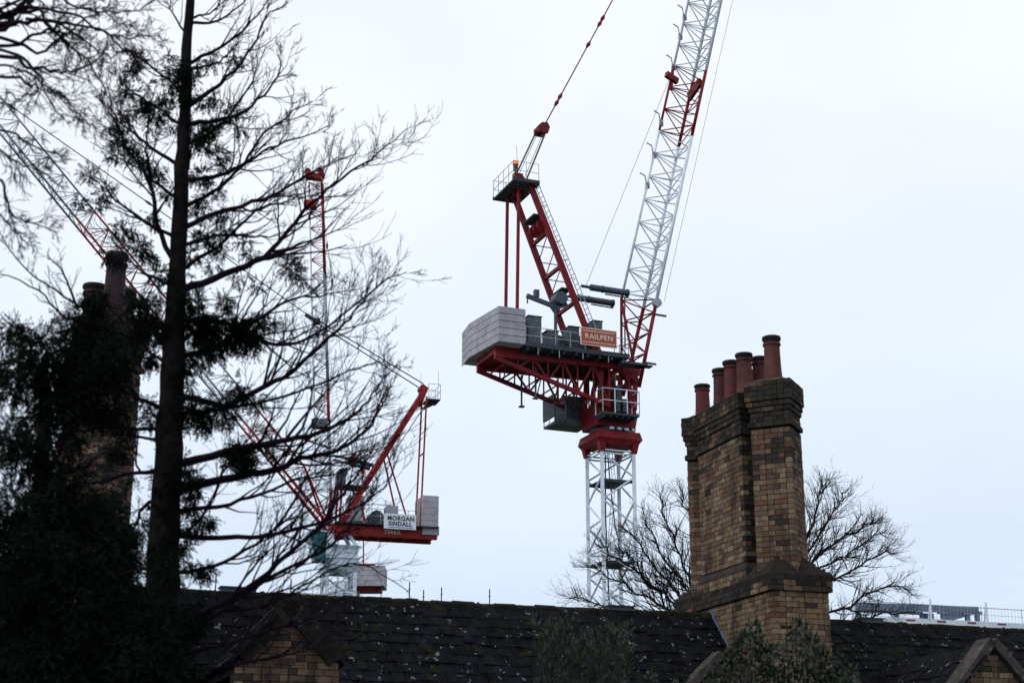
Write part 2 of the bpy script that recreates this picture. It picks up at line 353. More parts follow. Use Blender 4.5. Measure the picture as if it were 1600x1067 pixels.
ch1 = chimney(0, [(.465, .49, 8.36, .76, .148), (.27, 1.07, 8.33, .66, .145), (.27, 1.52, 8.33, .66, .135), (.27, 1.93, 8.33, .64, .135), (.60, 1.17, 8.33, .66, .14), (.66, 1.75, 8.33, .6, .135), (.36, 2.80, 8.36, .58, .14)], 300, None, 'tall stack of two turned flues and a straight block, six red pots')
ch2 = chimney(-10.1, [(.465, .49, 8.36, .92, .16), (.25, 1.25, 8.33, .72, .16), (.68, 1.3, 8.33, .7, .15), (.465, 2.8, 8.36, .6, .14)], 110, lambda x, y: 95 < x < 225 and 470 < y < 900, 'tall chimney stack half hidden by the conifer')
# lead flashing where the roof meets the stack
mb = MB()
for b0, b1, w in ((.95, 1.35, .012), (1.30, 1.72, .016), (1.66, 2.07, .014)):
    z = lambda b: RZ-(RB-b)*TP
    mb.prism([H.W(-.012, b0, z(b0)-.05), H.W(-.012, b1, z(b1)-.05), H.W(-.012, b1-.03, z(b1)+.13), H.W(-.012, b0+.10, z(b0)+.25)], -H.u*w)
mb.build('lead_flashing', LEAD, house)
# roof ---------------------------------------------------------------
mb = MB()
for s, be in ((-1, bE), (1, bE2)):
    q = [H.W(A0, RB, RZ-.05), H.W(A1, RB, RZ-.05), H.W(A1, be, EAVE-.05), H.W(A0, be, EAVE-.05)]
    mb.prism(q, (0, 0, -.12))
roof = mb.build('roof', TILE, house)
GA = .205; TW = .20
def tile_mesh(k):
    m = MB(); w = TW-.008+random.uniform(-.004, .004); l = GA*1.75; t = .022
    n = 3; vs = []
    for zt in (0, 1):
        for j in range(2):
            for i in range(n+1):
                x = -w/2+w*i/n; y = (-l if j == 0 else 0)+(random.uniform(-.006, .006) if j == 0 else 0)
                vs.append((x, y, (t if zt else 0)+(.004*math.sin(math.pi*i/n))+(random.uniform(-.002, .002))))
    f = []; N = n+1
    for i in range(n):
        f += [(i, N+i, N+i+1, i+1), (2*N+i, 2*N+i+1, 3*N+i+1, 3*N+i), (i, i+1, 2*N+i+1, 2*N+i), (N+i+1, N+i, 3*N+i, 3*N+i+1)]
    f += [(0, 2*N, 3*N, N), (n, N+n, 3*N+n, 2*N+n)]
    m.add(vs, f); me = bpy.data.meshes.new('roof_tile'); me.from_pydata(m.v, [], m.f); me.materials.append(TILE_L if k % 4 == 0 else TILE); return me, np.array(m.v), m.f
TM = [tile_mesh(k) for k in range(12)]
from mathutils import Matrix, Vector
def tile_plane(org, along, up, nal, nup, keep, hold):
    """rows of tiles; org at the ridge end, along the ridge, up the slope"""
    along = nrm(along); up = nrm(up); nn = np.cross(along, up)
    for r in range(nup):
        for i in range(nal+1):
            c = org+along*((i+(.5 if r % 2 else 0)+random.uniform(-.02, .02))*TW)-up*(r*GA+random.uniform(-.014, .014)-(random.uniform(.02, .05) if random.random() < .05 else 0))+nn*(.002+random.uniform(0, .012))
            if not keep(c): continue
            tl = R(3.4)+random.uniform(-.012, .012); u2 = None
            # the lower edge lies on the next course: lift it
            al2 = nrm(along+nn*random.uniform(-.025, .025)+up*random.uniform(-.03, .03)); n2 = np.cross(al2, nrm(up-nn*math.tan(tl)))
            hold.append((c+nn*.012, al2, nrm(up-nn*math.tan(tl)), n2, 4*random.randrange(3) if -1.9 < (c-H.o)@H.u < -.05 and random.random() < .75 else random.randrange(12)))
hold = []
z47 = math.sin(R(47)); c47 = math.cos(R(47))
sl = (RZ-EAVE)/z47
def keep_front(c):
    d = c-H.o; a = d@H.u; b = d@H.v
    for da in (0, -10.1):
        if da-.02 < a < da+.95 and b > -.02: return False
    return True
tile_plane(H.W(A0, RB-.02, RZ), H.u, H.v*c47+np.array([0, 0, z47]), int((A1-A0)/TW), int(sl/GA), keep_front, hold)
nfront = len(hold)
tile_plane(H.W(A1, RB+.02, RZ), -H.u, -H.v*c47+np.array([0, 0, z47]), int((A1-A0)/TW), int(sl/GA), lambda c: True, hold)
# wings with gables towards the garden: (a of the ridge, b of the gable, apex z, half width)
WINGS = [(-7.5, -2.0, 4.25, .62), (2.62, -1.5, 4.20, 1.85)]
for ga, gb, gz, hw in WINGS:
    bi = RB-(RZ-gz)/TP
    for s in (-1, 1):
        al = H.v if s > 0 else -H.v
        up = -H.u*s*c47+np.array([0, 0, z47])
        org = H.W(ga, gb+.1, gz-.03) if s > 0 else H.W(ga, bi+1.6, gz-.03)
        def kp(c, ga=ga):
            d = c-H.o; b = d@H.v; return c[2] > RZ-(RB-b)*TP-.02 and not (-.05 < d@H.u < .97 and b > -.05)
        tile_plane(org, al, up, int((bi+1.6-gb)/TW), int(hw/c47/GA), kp, hold)
        mb = MB(); mb.prism([H.W(ga, gb+.05, gz-.06), H.W(ga, bi+.3, gz-.06), H.W(ga+s*hw, bi+.3, gz-.06-hw*TP), H.W(ga+s*hw, gb+.05, gz-.06-hw*TP)], (0, 0, -.1)); mb.build('roof_slope', TILE, house)
cand = []
for i, (c, al, up, nn_, k) in enumerate(hold):
    x, y = proj(c-up*.1); d = np.linalg.norm(c-EYE)
    ok = 330 < x < 1602 and 915 < y < 1068 and i < nfront and not (1075 < x < 1300 and y < 1000)
    if 1090 < x < 1320 and y > 985: ok = False
    cand.append((-d if ok else -1e9, i))
cand.sort(reverse=True); picked = {i for q, i in cand[:300] if q > -1e8}
rest = MB(); rest_v = []; 
for i, (c, al, up, nn_, k) in enumerate(hold):
    if i in picked:
        o = link('roof_tile', TM[k][0], c, roof); M = Matrix((al, up, nn_)).transposed(); o.rotation_euler = M.to_euler()
    else:
        v = TM[k][1]; rest.add(c+v[:, :1]*al+v[:, 1:2]*up+v[:, 2:]*nn_, TM[k][2], 1 if k % 4 == 0 else 0)
rest.build('roof_tiles', [TILE, TILE_L], roof, kind='stuff')
# ridge tiles with moss
x = A0
while x < A1:
    l = .33; ok = not any(da-.1 < x+l/2 < da+.97 for da in (0, -10.1))
    if ok:
        mb = MB(); j = random.uniform(-.012, .012); n = 8; vs = []; r = .105
        for e in (0, 1):
            for rr in (r, r-.02):
                for k in range(n+1):
                    t = math.pi*(k/n); vs.append(H.W(x+e*(l-.012), RB-rr*1.15*math.cos(t), RZ-.05+j+rr*1.0*math.sin(t)+random.uniform(-.006, .006)))
        N = n+1; fs = []
        for k in range(n): fs += [(k, k+1, 2*N+k+1, 2*N+k), (N+k+1, N+k, 3*N+k, 3*N+k+1), (k+1, k, N+k, N+k+1), (2*N+k, 2*N+k+1, 3*N+k+1, 3*N+k)]
        mb.add(vs, fs); mb.build('ridge_tile', MOSS, roof, smooth=False)
    x += l
# moss tufts along ridge and slope
mb = MB()
def tuft(mb, c, r):
    vs = [c+np.array([r*math.cos(t)*random.uniform(.6, 1.3), r*math.sin(t)*random.uniform(.6, 1.3), 0]) for t in np.linspace(0, 2*math.pi, 7)[:-1]]
    vs.append(c+np.array([0, 0, r*random.uniform(.5, .9)])); mb.add(vs, [(i, (i+1) % 6, 6) for i in range(6)])
for i in range(1500):
    a = random.uniform(A0, A1); b = RB+random.gauss(0, .07)
    if any(da-.1 < a < da+.97 for da in (0, -10.1)): continue
    tuft(mb, H.W(a, b, RZ+.045-abs(b-RB)*.75), random.uniform(.012, .035))
for i in range(2200):
    a = random.uniform(-9.5, 6.5); q = random.random()**1.6*2.2; b = RB-q*c47
    if not keep_front(H.W(a, b, 0)): continue
    tuft(mb, H.W(a, b, RZ-q*z47+.035), random.uniform(.008, .022))
for c, al, up, nn_, k in hold[:nfront]:
    for j in range(random.choice((0, 0, 1, 1, 2, 3))): tuft(mb, c-up*(GA*1.75+random.uniform(-.03, .02))+al*random.uniform(-.12, .12)+nn_*.012, random.uniform(.008, .024))
mb.build('moss', MOSS, roof, kind='stuff')
# low ridge vents
for px_, w in ((370, .5), (967, .42), (1357, .40)):
    p = H.hit(px_, 950, b=RB); a = p[0]
    MB().box(H, a-w/2, a+w/2, RB-.11, RB+.11, RZ+.02, RZ+.085).box(H, a-w/2-.02, a+w/2+.02, RB-.13, RB+.13, RZ+.085, RZ+.10).build('ridge_vent', DGREY, roof)
# gables --------------------------------------------------------------
def gable(ga, gb, gz, hw, thick, want, cw, label=None, deg=47, drop=.05, cm=None):
    """triangular brick gable wall with stone copings"""
    slope = math.tan(R(deg)); zb = gz-hw*slope; c47 = math.cos(R(deg)); z47 = math.sin(R(deg))
    mb = MB(); mb.prism([H.W(ga, gb+.012, gz-.03), H.W(ga-hw, gb+.012, zb-.03), H.W(ga-hw, gb+.012, 0), H.W(ga+hw, gb+.012, 0), H.W(ga+hw, gb+.012, zb-.03)], H.v*thick)
    g = mb.build('gable_wall', MORTAR, house)
    if label: g['label'] = label
    B = Bricks(g); k = 0; z = 1.6
    while z < gz-.12:
        h = min(hw, (gz-.06-z-CO)/slope)
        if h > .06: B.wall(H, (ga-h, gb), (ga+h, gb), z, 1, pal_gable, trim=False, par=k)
        z += CO; k += 1
    B.finish(want)
    for s in (-1, 1):
        t = 0; tot = hw/c47
        while t < tot:
            l = min(.62, tot-t); 
            f = lambda q, up: H.W(ga+s*(q*c47)-s*(-up*z47), gb-.07, gz+.02-q*z47+up*c47)
            if not (-.05 < ga+s*t*c47 < .97 and gb > 0): 
                mb = MB(); P = [f(t, -drop), f(t+l-.008, -drop), f(t+l-.008, .07), f(t, .07)]
                if s > 0: P = P[::-1]
                mb.prism(P, H.v*cw); mb.build('coping_stone', cm or STONE, g)
            t += l
    return g
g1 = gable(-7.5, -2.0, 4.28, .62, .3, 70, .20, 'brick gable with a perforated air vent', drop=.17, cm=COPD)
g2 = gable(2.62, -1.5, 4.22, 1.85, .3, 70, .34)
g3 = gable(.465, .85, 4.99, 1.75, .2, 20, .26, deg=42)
p = H.hit(445, 1032, b=-2.0)
mb = MB()
mb.box(H, p[0]-.13, p[0]+.13, -2.012, -1.95, p[2]-.04, p[2]+.04)
for i in range(8):
    for j in range(3): mb.box(H, p[0]-.115+i*.03, p[0]-.10+i*.03, -2.016, -2.0, p[2]-.03+j*.023, p[2]-.017+j*.023, 1)
mb.build('air_vent', [BR[4], BR[7]], g1)

# ------------------------------------------------------------------ cranes
def lerp(p, q, t): return np.asarray(p, float)*(1-t)+np.asarray(q, float)*t
def mast(fr, par, hw, z0, z1, bay, m, rc=.1, rb=.05):
    k = 0; z = z0
    while z < z1-.01:
        ze = min(z+bay*2, z1); mb = MB()
        for a, b in ((-1, -1), (1, -1), (1, 1), (-1, 1)): mb.bar(fr.W(a*hw, b*hw, z+.01), fr.W(a*hw, b*hw, ze-.01), rc*2, rc*2)
        C = [(-hw, -hw), (hw, -hw), (hw, hw), (-hw, hw)]
        for i in range(4):
            p, q = C[i], C[(i+1) % 4]
            mb.tube([fr.W(*p, ze-.12), fr.W(*q, ze-.12)], rb*.9, 5)
            zz = z; j = 0
            while zz < ze-.2:
                zt = min(zz+bay/2, ze-.12); s, e = (p, q) if j % 2 == 0 else (q, p)
                mb.tube([fr.W(*s, zz), fr.W(*e, zt)], rb, 5); zz += bay/2; j += 1
        mb.build('mast_section', m, par); z = ze; k += 1
def railing(fr, par, pts, h, m=GALV, r=.025, step=1.0, name='railing', mid=True):
    """pts: local (a,b,z)"""
    mb = MB(); up = np.array([0, 0, 1.])
    P = [fr.W(*p) for p in pts]
    for i in range(len(P)-1):
        L = np.linalg.norm(P[i+1]-P[i]); n = max(1, round(L/step))
        for j in range(n+1): q = lerp(P[i], P[i+1], j/n); mb.tube([q, q+up*h], r, 5)
        for f in ((1, .5) if mid else (1,)): mb.tube([P[i]+up*h*f, P[i+1]+up*h*f], r*.9, 5)
    return mb.build(name, m, par)
def ladder(fr, par, p, q, off, w=.4, step=.32, r=.022):
    """p,q local; off local offset giving width direction"""
    mb = MB(); P, Q = fr.W(*p), fr.W(*q); d = fr.u*off[0]+fr.v*off[1]
    d = d*w/2; mb.tube([P-d, Q-d], r, 5); mb.tube([P+d, Q+d], r, 5); n = int(np.linalg.norm(Q-P)/step)
    for i in range(n): c = lerp(P, Q, (i+.5)/n); mb.tube([c-d, c+d], r*.7, 4)
    return mb.build('ladder', GALV, par)
def rope(fr, par, pts, r=.025, name='rope', m=ROPE, n=5): return MB().tube([fr.W(*p) for p in pts], r, n).build(name, m, par)
def jib(fr, par, L0, L1, T0, T1, hw, t0, nb, cols, rc=.1, rb=.035, rtop=.08):
    """triangular lattice: lower chords (x,z) L0..L1 at +-hw, upper chord T0..T1; cols: [(t_end, material)]"""
    lo = lambda t, s: fr.W(*( (lerp(L0, L1, t)[0], s*hw, lerp(L0, L1, t)[1])))
    tp = lambda t: fr.W(lerp(T0, T1, t)[0], 0, lerp(T0, T1, t)[1])
    ts = 0
    for te, m in cols:
        mb = MB(); i0, i1 = round(ts*nb), round(te*nb)
        a, b = i0/nb, i1/nb
        for s in (-1, 1): mb.tube([lo(a, s), lo(b, s)], rc, 7)
        mb.tube([tp(a), tp(b)], rtop, 7)
        for i in range(i0, i1):
            f, g, h = i/nb, (i+.5)/nb, (i+1)/nb
            for s in (-1, 1):
                mb.tube([tp(f), lo(g, s)], rb, 5); mb.tube([lo(g, s), tp(h)], rb, 5); mb.tube([tp(f), lo(f, s)], rb*.8, 4)
            mb.tube([lo(g, -1), lo(g, 1)], rb, 4); mb.tube([lo(f, 1 if i % 2 else -1), lo(g, -1 if i % 2 else 1)], rb*.9, 4); mb.tube([lo(g, -1 if i % 2 else 1), lo(h, 1 if i % 2 else -1)], rb*.9, 4)
        mb.build('jib_section', m, par, smooth=True); ts = te
    return lo, tp
def boxm(fr, par, name, m, *r): return MB().box(fr, *r).build(name, m, par)

# ---- the near crane ------------------------------------------------
B1 = atY(953, 692, 95.); K = Fr(B1, 22)
cr1 = thing('luffing_crane', K.W(0, 0, 0), 'large red crane with raised white jib, grey counterweights and orange sign, behind the roof', 'tower crane', 'tower cranes over the building site')
mast(K, cr1, 1.08, 0, 24.2, 3.0, WHITE, .11, .065)
for z in (22.2, 17.2):
    mb = MB()
    for i in range(9): mb.box(K, -1.0, 1.0, -1.0+i*.225, -1.0+i*.225+.16, z, z+.06)
    mb.box(K, -1.02, 1.02, -1.02, -.96, z-.08, z+.1).box(K, -1.02, 1.02, .96, 1.02, z-.08, z+.1); mb.build('mast_platform', GRATE, cr1)
ladder(K, cr1, (-.2, .2, 17.3), (.3, .2, 22.2), (0, 1)); ladder(K, cr1, (.2, -.1, 22.3), (-.1, -.1, 25), (0, 1))
rope(K, cr1, [(-.55, -.5, 25), (-.6, -.45, 20), (-.5, -.5, 15), (-.5, -.5, 8)], .05, 'power_cable'); rope(K, cr1, [(-.35, -.3, 25), (-.3, -.5, 22.4), (.0, -.5, 19.5), (.25, -.45, 18.6)], .045, 'power_cable')
mb = MB()
for a in (-1, 1):
    for b in (-1, 1): mb.frust(K, (a*1.08-.16, a*1.08+.16, b*1.08-.16, b*1.08+.16), 23.95, (a*1.14-.22, a*1.14+.22, b*1.14-.22, b*1.14+.22), 24.6)
mb.frust(K, (-1.3, 1.3, -1.3, 1.3), 24.45, (-1.5, 1.5, -1.5, 1.5), 24.75).frust(K, (-1.52, 1.52, -1.52, 1.52), 24.75, (-1.4, 1.4, -1.4, 1.4), 25.25)
mb.build('mast_crown', RED, cr1)
MB().lathe(K.W(0, 0, 25.2), [(0, 0), (1.15, 0), (1.15, .15), (1.28, .15), (1.28, .38), (1.1, .38), (1.1, .55), (0, .55)], 28).build('slewing_ring', DGREY, cr1)
mb = MB(); mb.frust(K, (-1.35, 1.2, -1.15, 1.15), 25.6, (-1.5, 1.3, -1.2, 1.2), 26.9)
mb.build('turntable', RED, cr1)
def arch(y):
    mb = MB(); P = [(-1.35, 26.9), (-1.35, 29.4), (1.6, 29.4), (1.6, 26.9), (1.15, 26.9)]
    for k in range(9): t = math.pi*k/8; P.append((.35+.62*math.cos(t), 27.9+.95*math.sin(t)))
    P.append((-.27, 26.9))
    mb.prism([K.W(x, y, z) for x, z in P], K.v*.16); return mb.build('side_plate', RED, cr1)
def arch2(y, sgn):
    # frame of legs round an arched opening
    mb = MB()
    for p, q in (((-1.2, 26.8), (-1.0, 29.5)), ((1.2, 26.8), (1.35, 29.4)), ((-1.0, 29.45), (1.5, 29.45))):
        mb.bar(K.W(p[0], y, p[1]), K.W(q[0], y, q[1]), .32, .32)
    pts = [(-.75+.1, 26.9)]+[(.15+.75*math.cos(t), 28.0+1.2*math.sin(t)) for t in np.linspace(math.pi, 0, 11)]+[(.95, 26.9)]
    mb.tube([K.W(x, y, z) for x, z in pts], .17, 8); mb.build('slewing_frame', RED, cr1)
for y in (-1.1, 1.1): arch2(y, 1)
MB().tube([K.W(.0, .1, 26.9), K.W(0, .1, 29.4)], .5, 14).build('slewing_column', RED, cr1)
MB().tube([K.W(.1, -1.0, 27.3), K.W(.1, -1.0, 28.2)], .28, 12).box(K, -.4, -.05, -1.7, -1.3, 26.4, 27.3).box(K, .15, .5, -1.7, -1.3, 26.4, 27.25).build('slewing_motor', DGREY, cr1)
# service platform on the near side
p0 = K.hit(943, 652, b=-2.2); p1 = K.hit(999, 655, b=-2.2)
zf = 26.15; xa, xb = p0[0]-.05, p1[0]
mb = MB(); mb.box(K, xa, xb, -2.25, -1.2, zf-.12, zf)
for i in range(6): mb.box(K, xa+.1+i*(xb-xa)/6, xa+.16+i*(xb-xa)/6, -2.2, -1.2, zf-.28, zf-.12)
mb.build('service_platform', GRATE, cr1)
railing(K, cr1, [(xa, -1.2, zf), (xa, -2.25, zf), (xb, -2.25, zf), (xb, -1.2, zf)], 1.5, WHITE, .032, .95)
for i in range(4): boxm(K, cr1, 'floodlight', WHITE, -.6+i*.5, -.35+i*.5, -1.36, -1.22, 25.35, 25.5)
# cab on the far right
mb = MB(); mb.frust(K, (1.0, 1.75, .3, 1.7), 25.0, (.9, 2.15, .3, 1.7), 26.9); mb.build('cab_glass', GLASS, cr1)
mb = MB(); mb.box(K, .85, 2.2, .25, 1.75, 26.9, 27.0).box(K, .9, 1.75, .25, 1.75, 24.9, 25.0).box(K, .8, .95, .25, 1.75, 25.0, 26.9); mb.build('cab_frame', WHITE, cr1)
# counter-jib deck and truss
mb = MB(); mb.box(K, -6.75, .25, -2.55, 2.4, 29.62, 29.76)
for i in range(9): mb.box(K, -6.6+i*.8, -6.5+i*.8, -2.5, 2.35, 29.42, 29.62)
for b in (-2.55, 2.32): mb.box(K, -6.75, .25, b, b+.09, 29.76, 29.9)
mb.build('deck', GRATE, cr1)
mb = MB(); mb.box(K, -.3, 1.5, -2.5, -1.6, 29.3, 29.44); mb.box(K, .9, 1.9, -2.4, -1.9, 29.3, 29.4); mb.build('step_platform', DGREY, cr1)
def truss(y):
    mb = MB(); U0, U1 = (-8.3, 29.2), (.2, 29.35); l0, l1 = (-8.3, 29.0), (-.7, 26.75)
    f = lambda q, t: K.W(lerp(*q, t)[0], y, lerp(*q, t)[1])
    mb.bar(f((U0, U1), 0), f((U0, U1), 1), .3, .34); mb.bar(f((l0, l1), 0), f((l0, l1), 1), .22, .24)
    ts = [.2, .33, .46, .59, .72, .86, 1]
    for i, t in enumerate(ts):
        mb.bar(f((U0, (-.7, 29.35)), t), f((l0, l1), t), .10)
        if i: mb.bar(f((U0, (-.7, 29.35)), t if i % 2 else ts[i-1]), f((l0, l1), ts[i-1] if i % 2 else t), .11)
    return mb.build('counter_jib_truss', RED, cr1)
for y in (-1.5, 1.5): truss(y)
mb = MB()
for t in (.1, .25, .4, .55, .7, .85):
    x, z = lerp((-8.3, 29.0), (-.7, 26.75), t); mb.tube([K.W(x, -1.5, z), K.W(x, 1.5, z)], .055, 5); x2, z2 = lerp((-8.3, 29.0), (-.7, 26.75), t+.13)
    mb.tube([K.W(x, -1.5, z), K.W(x2, 1.5, z2)], .04, 5); mb.tube([K.W(x, -1.5, 29.1), K.W(x+.9, 1.5, 29.1)], .05, 5); mb.tube([K.W(x+.9, -1.5, 29.1), K.W(x, 1.5, 29.1)], .05, 5)
mb.build('cross_bracing', RED, cr1)
for px_, y0, y1, b in ((815, 604, 635, 1.2), (837, 588, 622, -.9)):
    p = K.hit(px_, y1, b=b); q = K.hit(px_, y0, b=b)
    MB().tube([K.W(p[0], b, p[2]), K.W(p[0], b, 28.9)], .07, 6).box(K, p[0]-.16, p[0]+.16, b-.16, b+.16, p[2]-.05, p[2]+.03).build('support_leg', TUBEB, cr1)
for px_, y0, y1 in ((841, 540, 554), (874, 545, 559), (911, 548, 561), (951, 553, 566)):
    p = K.hit(px_, y1, b=-2.5); MB().tube([K.W(p[0], -2.5, p[2]), K.W(p[0], -2.5, 29.7)], .03, 5).build('hanger_rod', GALV, cr1)
# five counterweight slabs with a chamfered rear
CWA = K.hit(733, 505, z=31.95); CWB = K.hit(722, 520, z=31.95)
for i in range(5):
    z0 = 29.72+i*.45; P = [(-6.72, -2.55), (-6.72, 2.9), (CWB[0], 2.9), tuple(CWB[:2]), tuple(CWA[:2]), (-8.47, -2.55)]
    mb = MB(); mb.prism([K.W(a, b, z0) for a, b in P][::-1], (0, 0, .41)); mb.build('counterweight_block', CONC, cr1)
mb = MB(); mb.prism([K.W(a, b, 29.3) for a, b in [(-6.7, -1.6), (-6.7, 1.6), (-8.3, 1.6), (-8.3, -1.6)]][::-1], (0, 0, .41)); mb.build('counterweight_tray', RED, cr1)
railing(K, cr1, [(-6.7, -2.52, 29.76), (.2, -2.52, 29.76), (.2, -1.2, 29.76)], 1.1, GALV, .028, .98)
# machinery on deck
def kbox(name, m, x0, y0, x1, y1, b, dep, zb=None):
    p, q = K.hit(x0, y1, b=b), K.hit(x1, y0, b=b)
    mb = MB(); mb.box(K, p[0], q[0], b, b+dep, zb or p[2], q[2]); mb.box(K, p[0]-.05, q[0]+.05, b-.05, b+dep+.05, q[2], q[2]+.06); return mb.build(name, m, cr1)
kbox('control_cabinet', MACH, 826, 496, 846, 533, -1.9, .9, 29.8)
kbox('winch_motor', MACH, 855, 519, 872, 536, -1.6, .8, 29.8)
kbox('gearbox', DGREY, 890, 512, 905, 540, -1.7, 1.2, 29.8)
MB().tube([K.W(-4.0, -1.2, 30.4), K.W(-4.0, 1.2, 30.4)], .5, 16).tube([K.W(-4.0, -1.25, 30.4), K.W(-4.0, -1.18, 30.4)], .62, 16).tube([K.W(-4.0, 1.18, 30.4), K.W(-4.0, 1.25, 30.4)], .62, 16).build('hoist_drum', DGREY, cr1)
MB().tube([K.W(-2.3, -1.2, 30.3), K.W(-2.3, 1.2, 30.3)], .45, 16).tube([K.W(-2.3, -1.25, 30.3), K.W(-2.3, -1.18, 30.3)], .58, 16).box(K, -2.9, -1.7, -1.4, -1.26, 29.76, 30.3).build('luffing_drum', DGREY, cr1)
kbox('winch_cover', MACH, 927, 503, 941, 512, -1.4, .9)
# service davit
pb = K.hit(868, 530, b=-.8); pt = K.hit(868, 482, b=-.8); pa = K.hit(823, 462, b=-.8); pc = K.hit(884, 478, b=-.8)
mb = MB(); mb.tube([K.W(pb[0], -.8, 29.7), K.W(pt[0], -.8, pt[2])], .11, 8); mb.bar(K.W(pa[0], -.8, pa[2]), K.W(pt[0], -.8, pt[2]+.1), .2, .26); mb.bar(K.W(pt[0], -.8, pt[2]+.1), K.W(pc[0], -.8, pt[2]+.45), .3, .4)
mb.bar(K.W(pt[0]-.45, -.8, pt[2]+.25), K.W(pt[0], -.8, pt[2]-.35), .12); mb.tube([K.W(pt[0]+.25, -1.25, pt[2]+.62), K.W(pt[0]+.25, -.35, pt[2]+.62)], .42, 12)
mb.box(K, pa[0]+.5, pa[0]+.8, -.95, -.65, pa[2]-.02, pa[2]+.45); mb.tube([K.W(pa[0]+.05, -.8, pa[2]), K.W(pa[0]+.05, -.8, pa[2]-.5)], .05, 5); mb.build('service_davit', TUBEB, cr1)
# sign
q0, q1 = K.hit(907.5, 538, b=-2.66), K.hit(963.5, 518, b=-2.66); zs0, zs1 = K.hit(935, 541, b=-2.66)[2], K.hit(935, 514, b=-2.66)[2]
mb = MB(); mb.box(K, q0[0], q1[0], -2.66, -2.60, zs0, zs1); sg = mb.build('sign_board', PALE, cr1)
MB().box(K, q0[0]+.05, q1[0]-.05, -2.672, -2.66, zs0+.05, zs1-.05).build('sign_face', SIGN_O, sg)
xm, zm = (q0[0]+q1[0])/2, (zs0+zs1)/2; sw = q1[0]-q0[0]
tx = text('lettering', 'RAILPEN', K, xm, -2.682, zm-.0, .46, PALE, sg, xs=sw*.90/2.22, bold=.0)
for dz in (-.36, .36): MB().box(K, q0[0]+.14, q1[0]-.14, -2.68, -2.672, zm+dz-.018, zm+dz+.018).build('sign_line', PALE, sg)
# electrical container slung under the far side
e0, e1 = K.hit(857, 676, b=2.2), K.hit(910, 676, b=2.2); ez = K.hit(880, 665, b=2.2)[2]
mb = MB(); mb.box(K, e0[0], e1[0], 1.2, 3.0, ez-.15, ez); mb.box(K, e0[0]-.02, e1[0], 1.15, 1.25, ez-.05, ez+.2); mb.build('container_platform', MACH, cr1)
mb = MB(); mb.box(K, e0[0]+.75, e1[0]-.05, 1.35, 2.9, ez+.01, ez+1.75)
for i in range(5): mb.box(K, e0[0]+.9+i*.28, e0[0]+1.05+i*.28, 1.32, 1.35, ez+.2, ez+1.6)
mb.build('electrical_container', DGREY, cr1); boxm(K, cr1, 'end_panel', DGREY, e0[0]-.04, e0[0]+.08, 1.2, 3.0, ez+.3, ez+1.75)
railing(K, cr1, [(e0[0], 2.9, ez), (e0[0], 1.2, ez), (e0[0]+.75, 1.2, ez)], 1.15, GALV, .03, .7)
mb = MB()
for a in (e0[0]+.9, e1[0]-.1):
    for b in (1.4, 2.8): mb.tube([K.W(a, b, ez+1.7), K.W(a, b, 29.4)], .06, 5)
mb.build('container_hanger', RED, cr1)
# A-frame
AP = (-6.35, 41.0); LT = {}
for s, y in ((-1, -1.45), (1, 1.45)):
    b0 = (-1.5, y, 29.9); t0 = (-5.85, y*.86, 40.8)
    MB().bar(K.W(*b0), K.W(*t0), .27, .33).build('a_frame_leg', RED, cr1)
    MB().prism([K.W(-1.9, y-.1, 29.76), K.W(-1.0, y-.1, 29.76), K.W(-1.35, y-.1, 30.6), K.W(-1.75, y-.1, 30.6)], K.v*.2).build('leg_foot', RED, cr1)
    MB().tube([K.W(-6.62, y*.66, 32.0), K.W(-6.5, y*.66, 40.6)], .115, 8).build('tie_rod', RED, cr1)
    LT[s] = (b0, t0)
L = lambda s, t: lerp(LT[s][0], LT[s][1], t)
for t in (.13, .31, .52, .72): MB().bar(K.W(*L(-1, t)), K.W(*L(1, t)), .2, .22).build('cross_beam', RED, cr1)
mb = MB()
for t, u in ((.31, .42), (.42, .52), (.52, .62), (.62, .72)): mb.tube([K.W(*L(-1, t)), K.W(*L(1, u))], .035, 5); mb.tube([K.W(*L(1, t)), K.W(*L(-1, u))], .035, 5)
mb.build('wire_bracing', DGREY, cr1)
for t in (.40, .83):
    c = L(0 if 0 else -1, t); d = L(1, t); MB().box(K, c[0]-.35, c[0]+.35, -.9, .9, c[2]-.05, c[2]+.05).build('rest_platform', GRATE, cr1)
mb = MB()
for y in (-.9, -.3, .35):
    c = lerp(L(-1, .77), L(1, .77), (y+1.45)/2.9)
    mb.tube([K.W(c[0]-.0, y-.08, c[2]), K.W(c[0], y+.08, c[2])], .42, 14)
mb.build('sheave', RED, cr1)
P, Q = L(-1, .1), L(-1, .99); ladder(K, cr1, (P[0]+.5, P[1], P[2]+.2), (Q[0]+.45, Q[1], Q[2]+.1), (0, 1), .5, .33, .028)
mb = MB()
for t in np.linspace(.12, .97, 9): c = L(-1, t); mb.tube([K.W(*c), K.W(c[0]+.5, c[1], c[2]+.2)], .03, 4)
mb.build('ladder_bracket', GALV, cr1)
